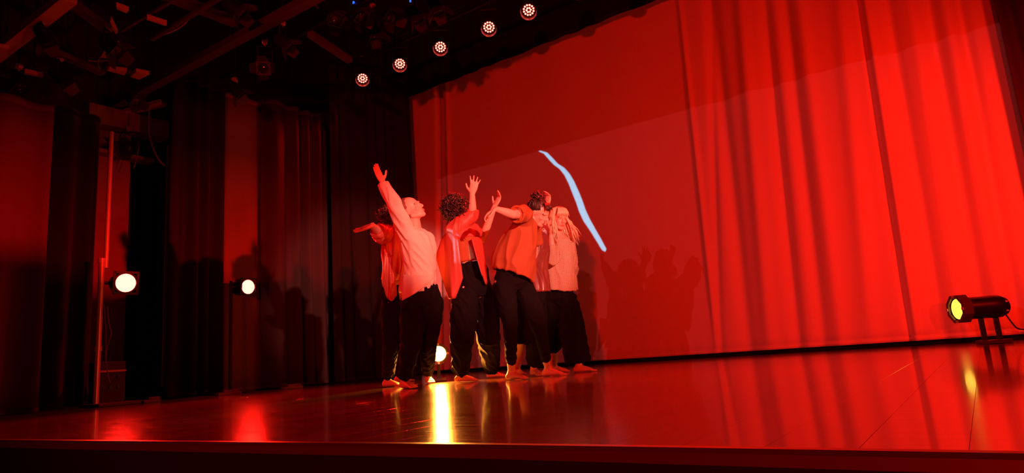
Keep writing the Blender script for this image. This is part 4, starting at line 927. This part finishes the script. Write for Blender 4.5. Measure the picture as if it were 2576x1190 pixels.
rows = [(J['neck'], p.side, p.fr, .068, .066), (J['neck'] - p.spine * .035, p.side, p.fr, .13, .092), (J['chest'], p.side, p.fr, .172, .128), (at(1402, 670, D5), p.side, p.fr, .185, .145), (at(1403, 705, D5), p.side, p.fr, .205, .165), (at(1403, 727, D5), p.side, p.fr, .215, .175)]
skirted(mb, rows)
sleeve_tube(mb, [J['chest'] * .35 + J['shr'] * .65, J['shr'], J['elr'], J['wrr'] + DOWN * .0], [.075, .078, .075, .07])
sleeve_tube(mb, [J['chest'] * .35 + J['shl'] * .65, J['shl'], J['shl'] * .5 + J['ell'] * .5, J['ell'], J['ell'] * .45 + J['wrl'] * .55], [.075, .075, .072, .070, .062])
link('checked_shirt', remesh(mb, .008, 4, folds(52, .009, 26, (0, 0, 1), .12)), M_CHECK, p.root, True)
hb = MB(); A = (p.F, p.S, p.U); hb.ell(p.P(-.030, 0, .032), A, (.092, .084, .088), 20, 14); hb.ell(p.P(-.07, 0, -.06), A, (.05, .08, .12))
r = np.random.RandomState(12)
for i in range(300):
    th = r.uniform(-2.9, 2.9); sd_, fw = math.sin(th), math.cos(th)
    if fw > 0.62: continue
    top = p.P(-.02 + r.uniform(-.03, .03), r.uniform(-.012, .012), .118); r1 = r.uniform(.92, 1.12)
    crown = p.P(-.02 + .062 * fw * r1, .074 * sd_ * r1, .088); mid = p.P(-.018 + .082 * fw * r1, .092 * sd_ * r1, .01)
    L = r.uniform(.17, .30); rightness = (p.S * sd_) @ RIGHT
    endp = mid - UPW * L + RIGHT * (.05 * r.uniform(0, 1) + .07 * max(rightness, 0)) + (p.S * sd_ + p.F * fw * .5) * r.uniform(-.01, .03)
    wv = lambda k: r.normal(size=3) * k
    hb.tube([top, crown, mid, mid * .66 + endp * .34 + wv(.009), mid * .33 + endp * .67 + wv(.011), endp], [.003, .0055, .0062, .0058, .005, .001], 6)
for i in range(46):
    k = r.uniform(-.062, .062); hb.tube([p.P(.0, k * .3, .120), p.P(.052, k * .8, .104), p.P(.080, k * 1.02, .072), p.P(.090, k * 1.2 + r.uniform(-.008, .008), .030 + r.uniform(-.012, .022))], [.003, .006, .0055, .001], 6)
hb.build('long_hair', M_BLONDE, p.root, True)
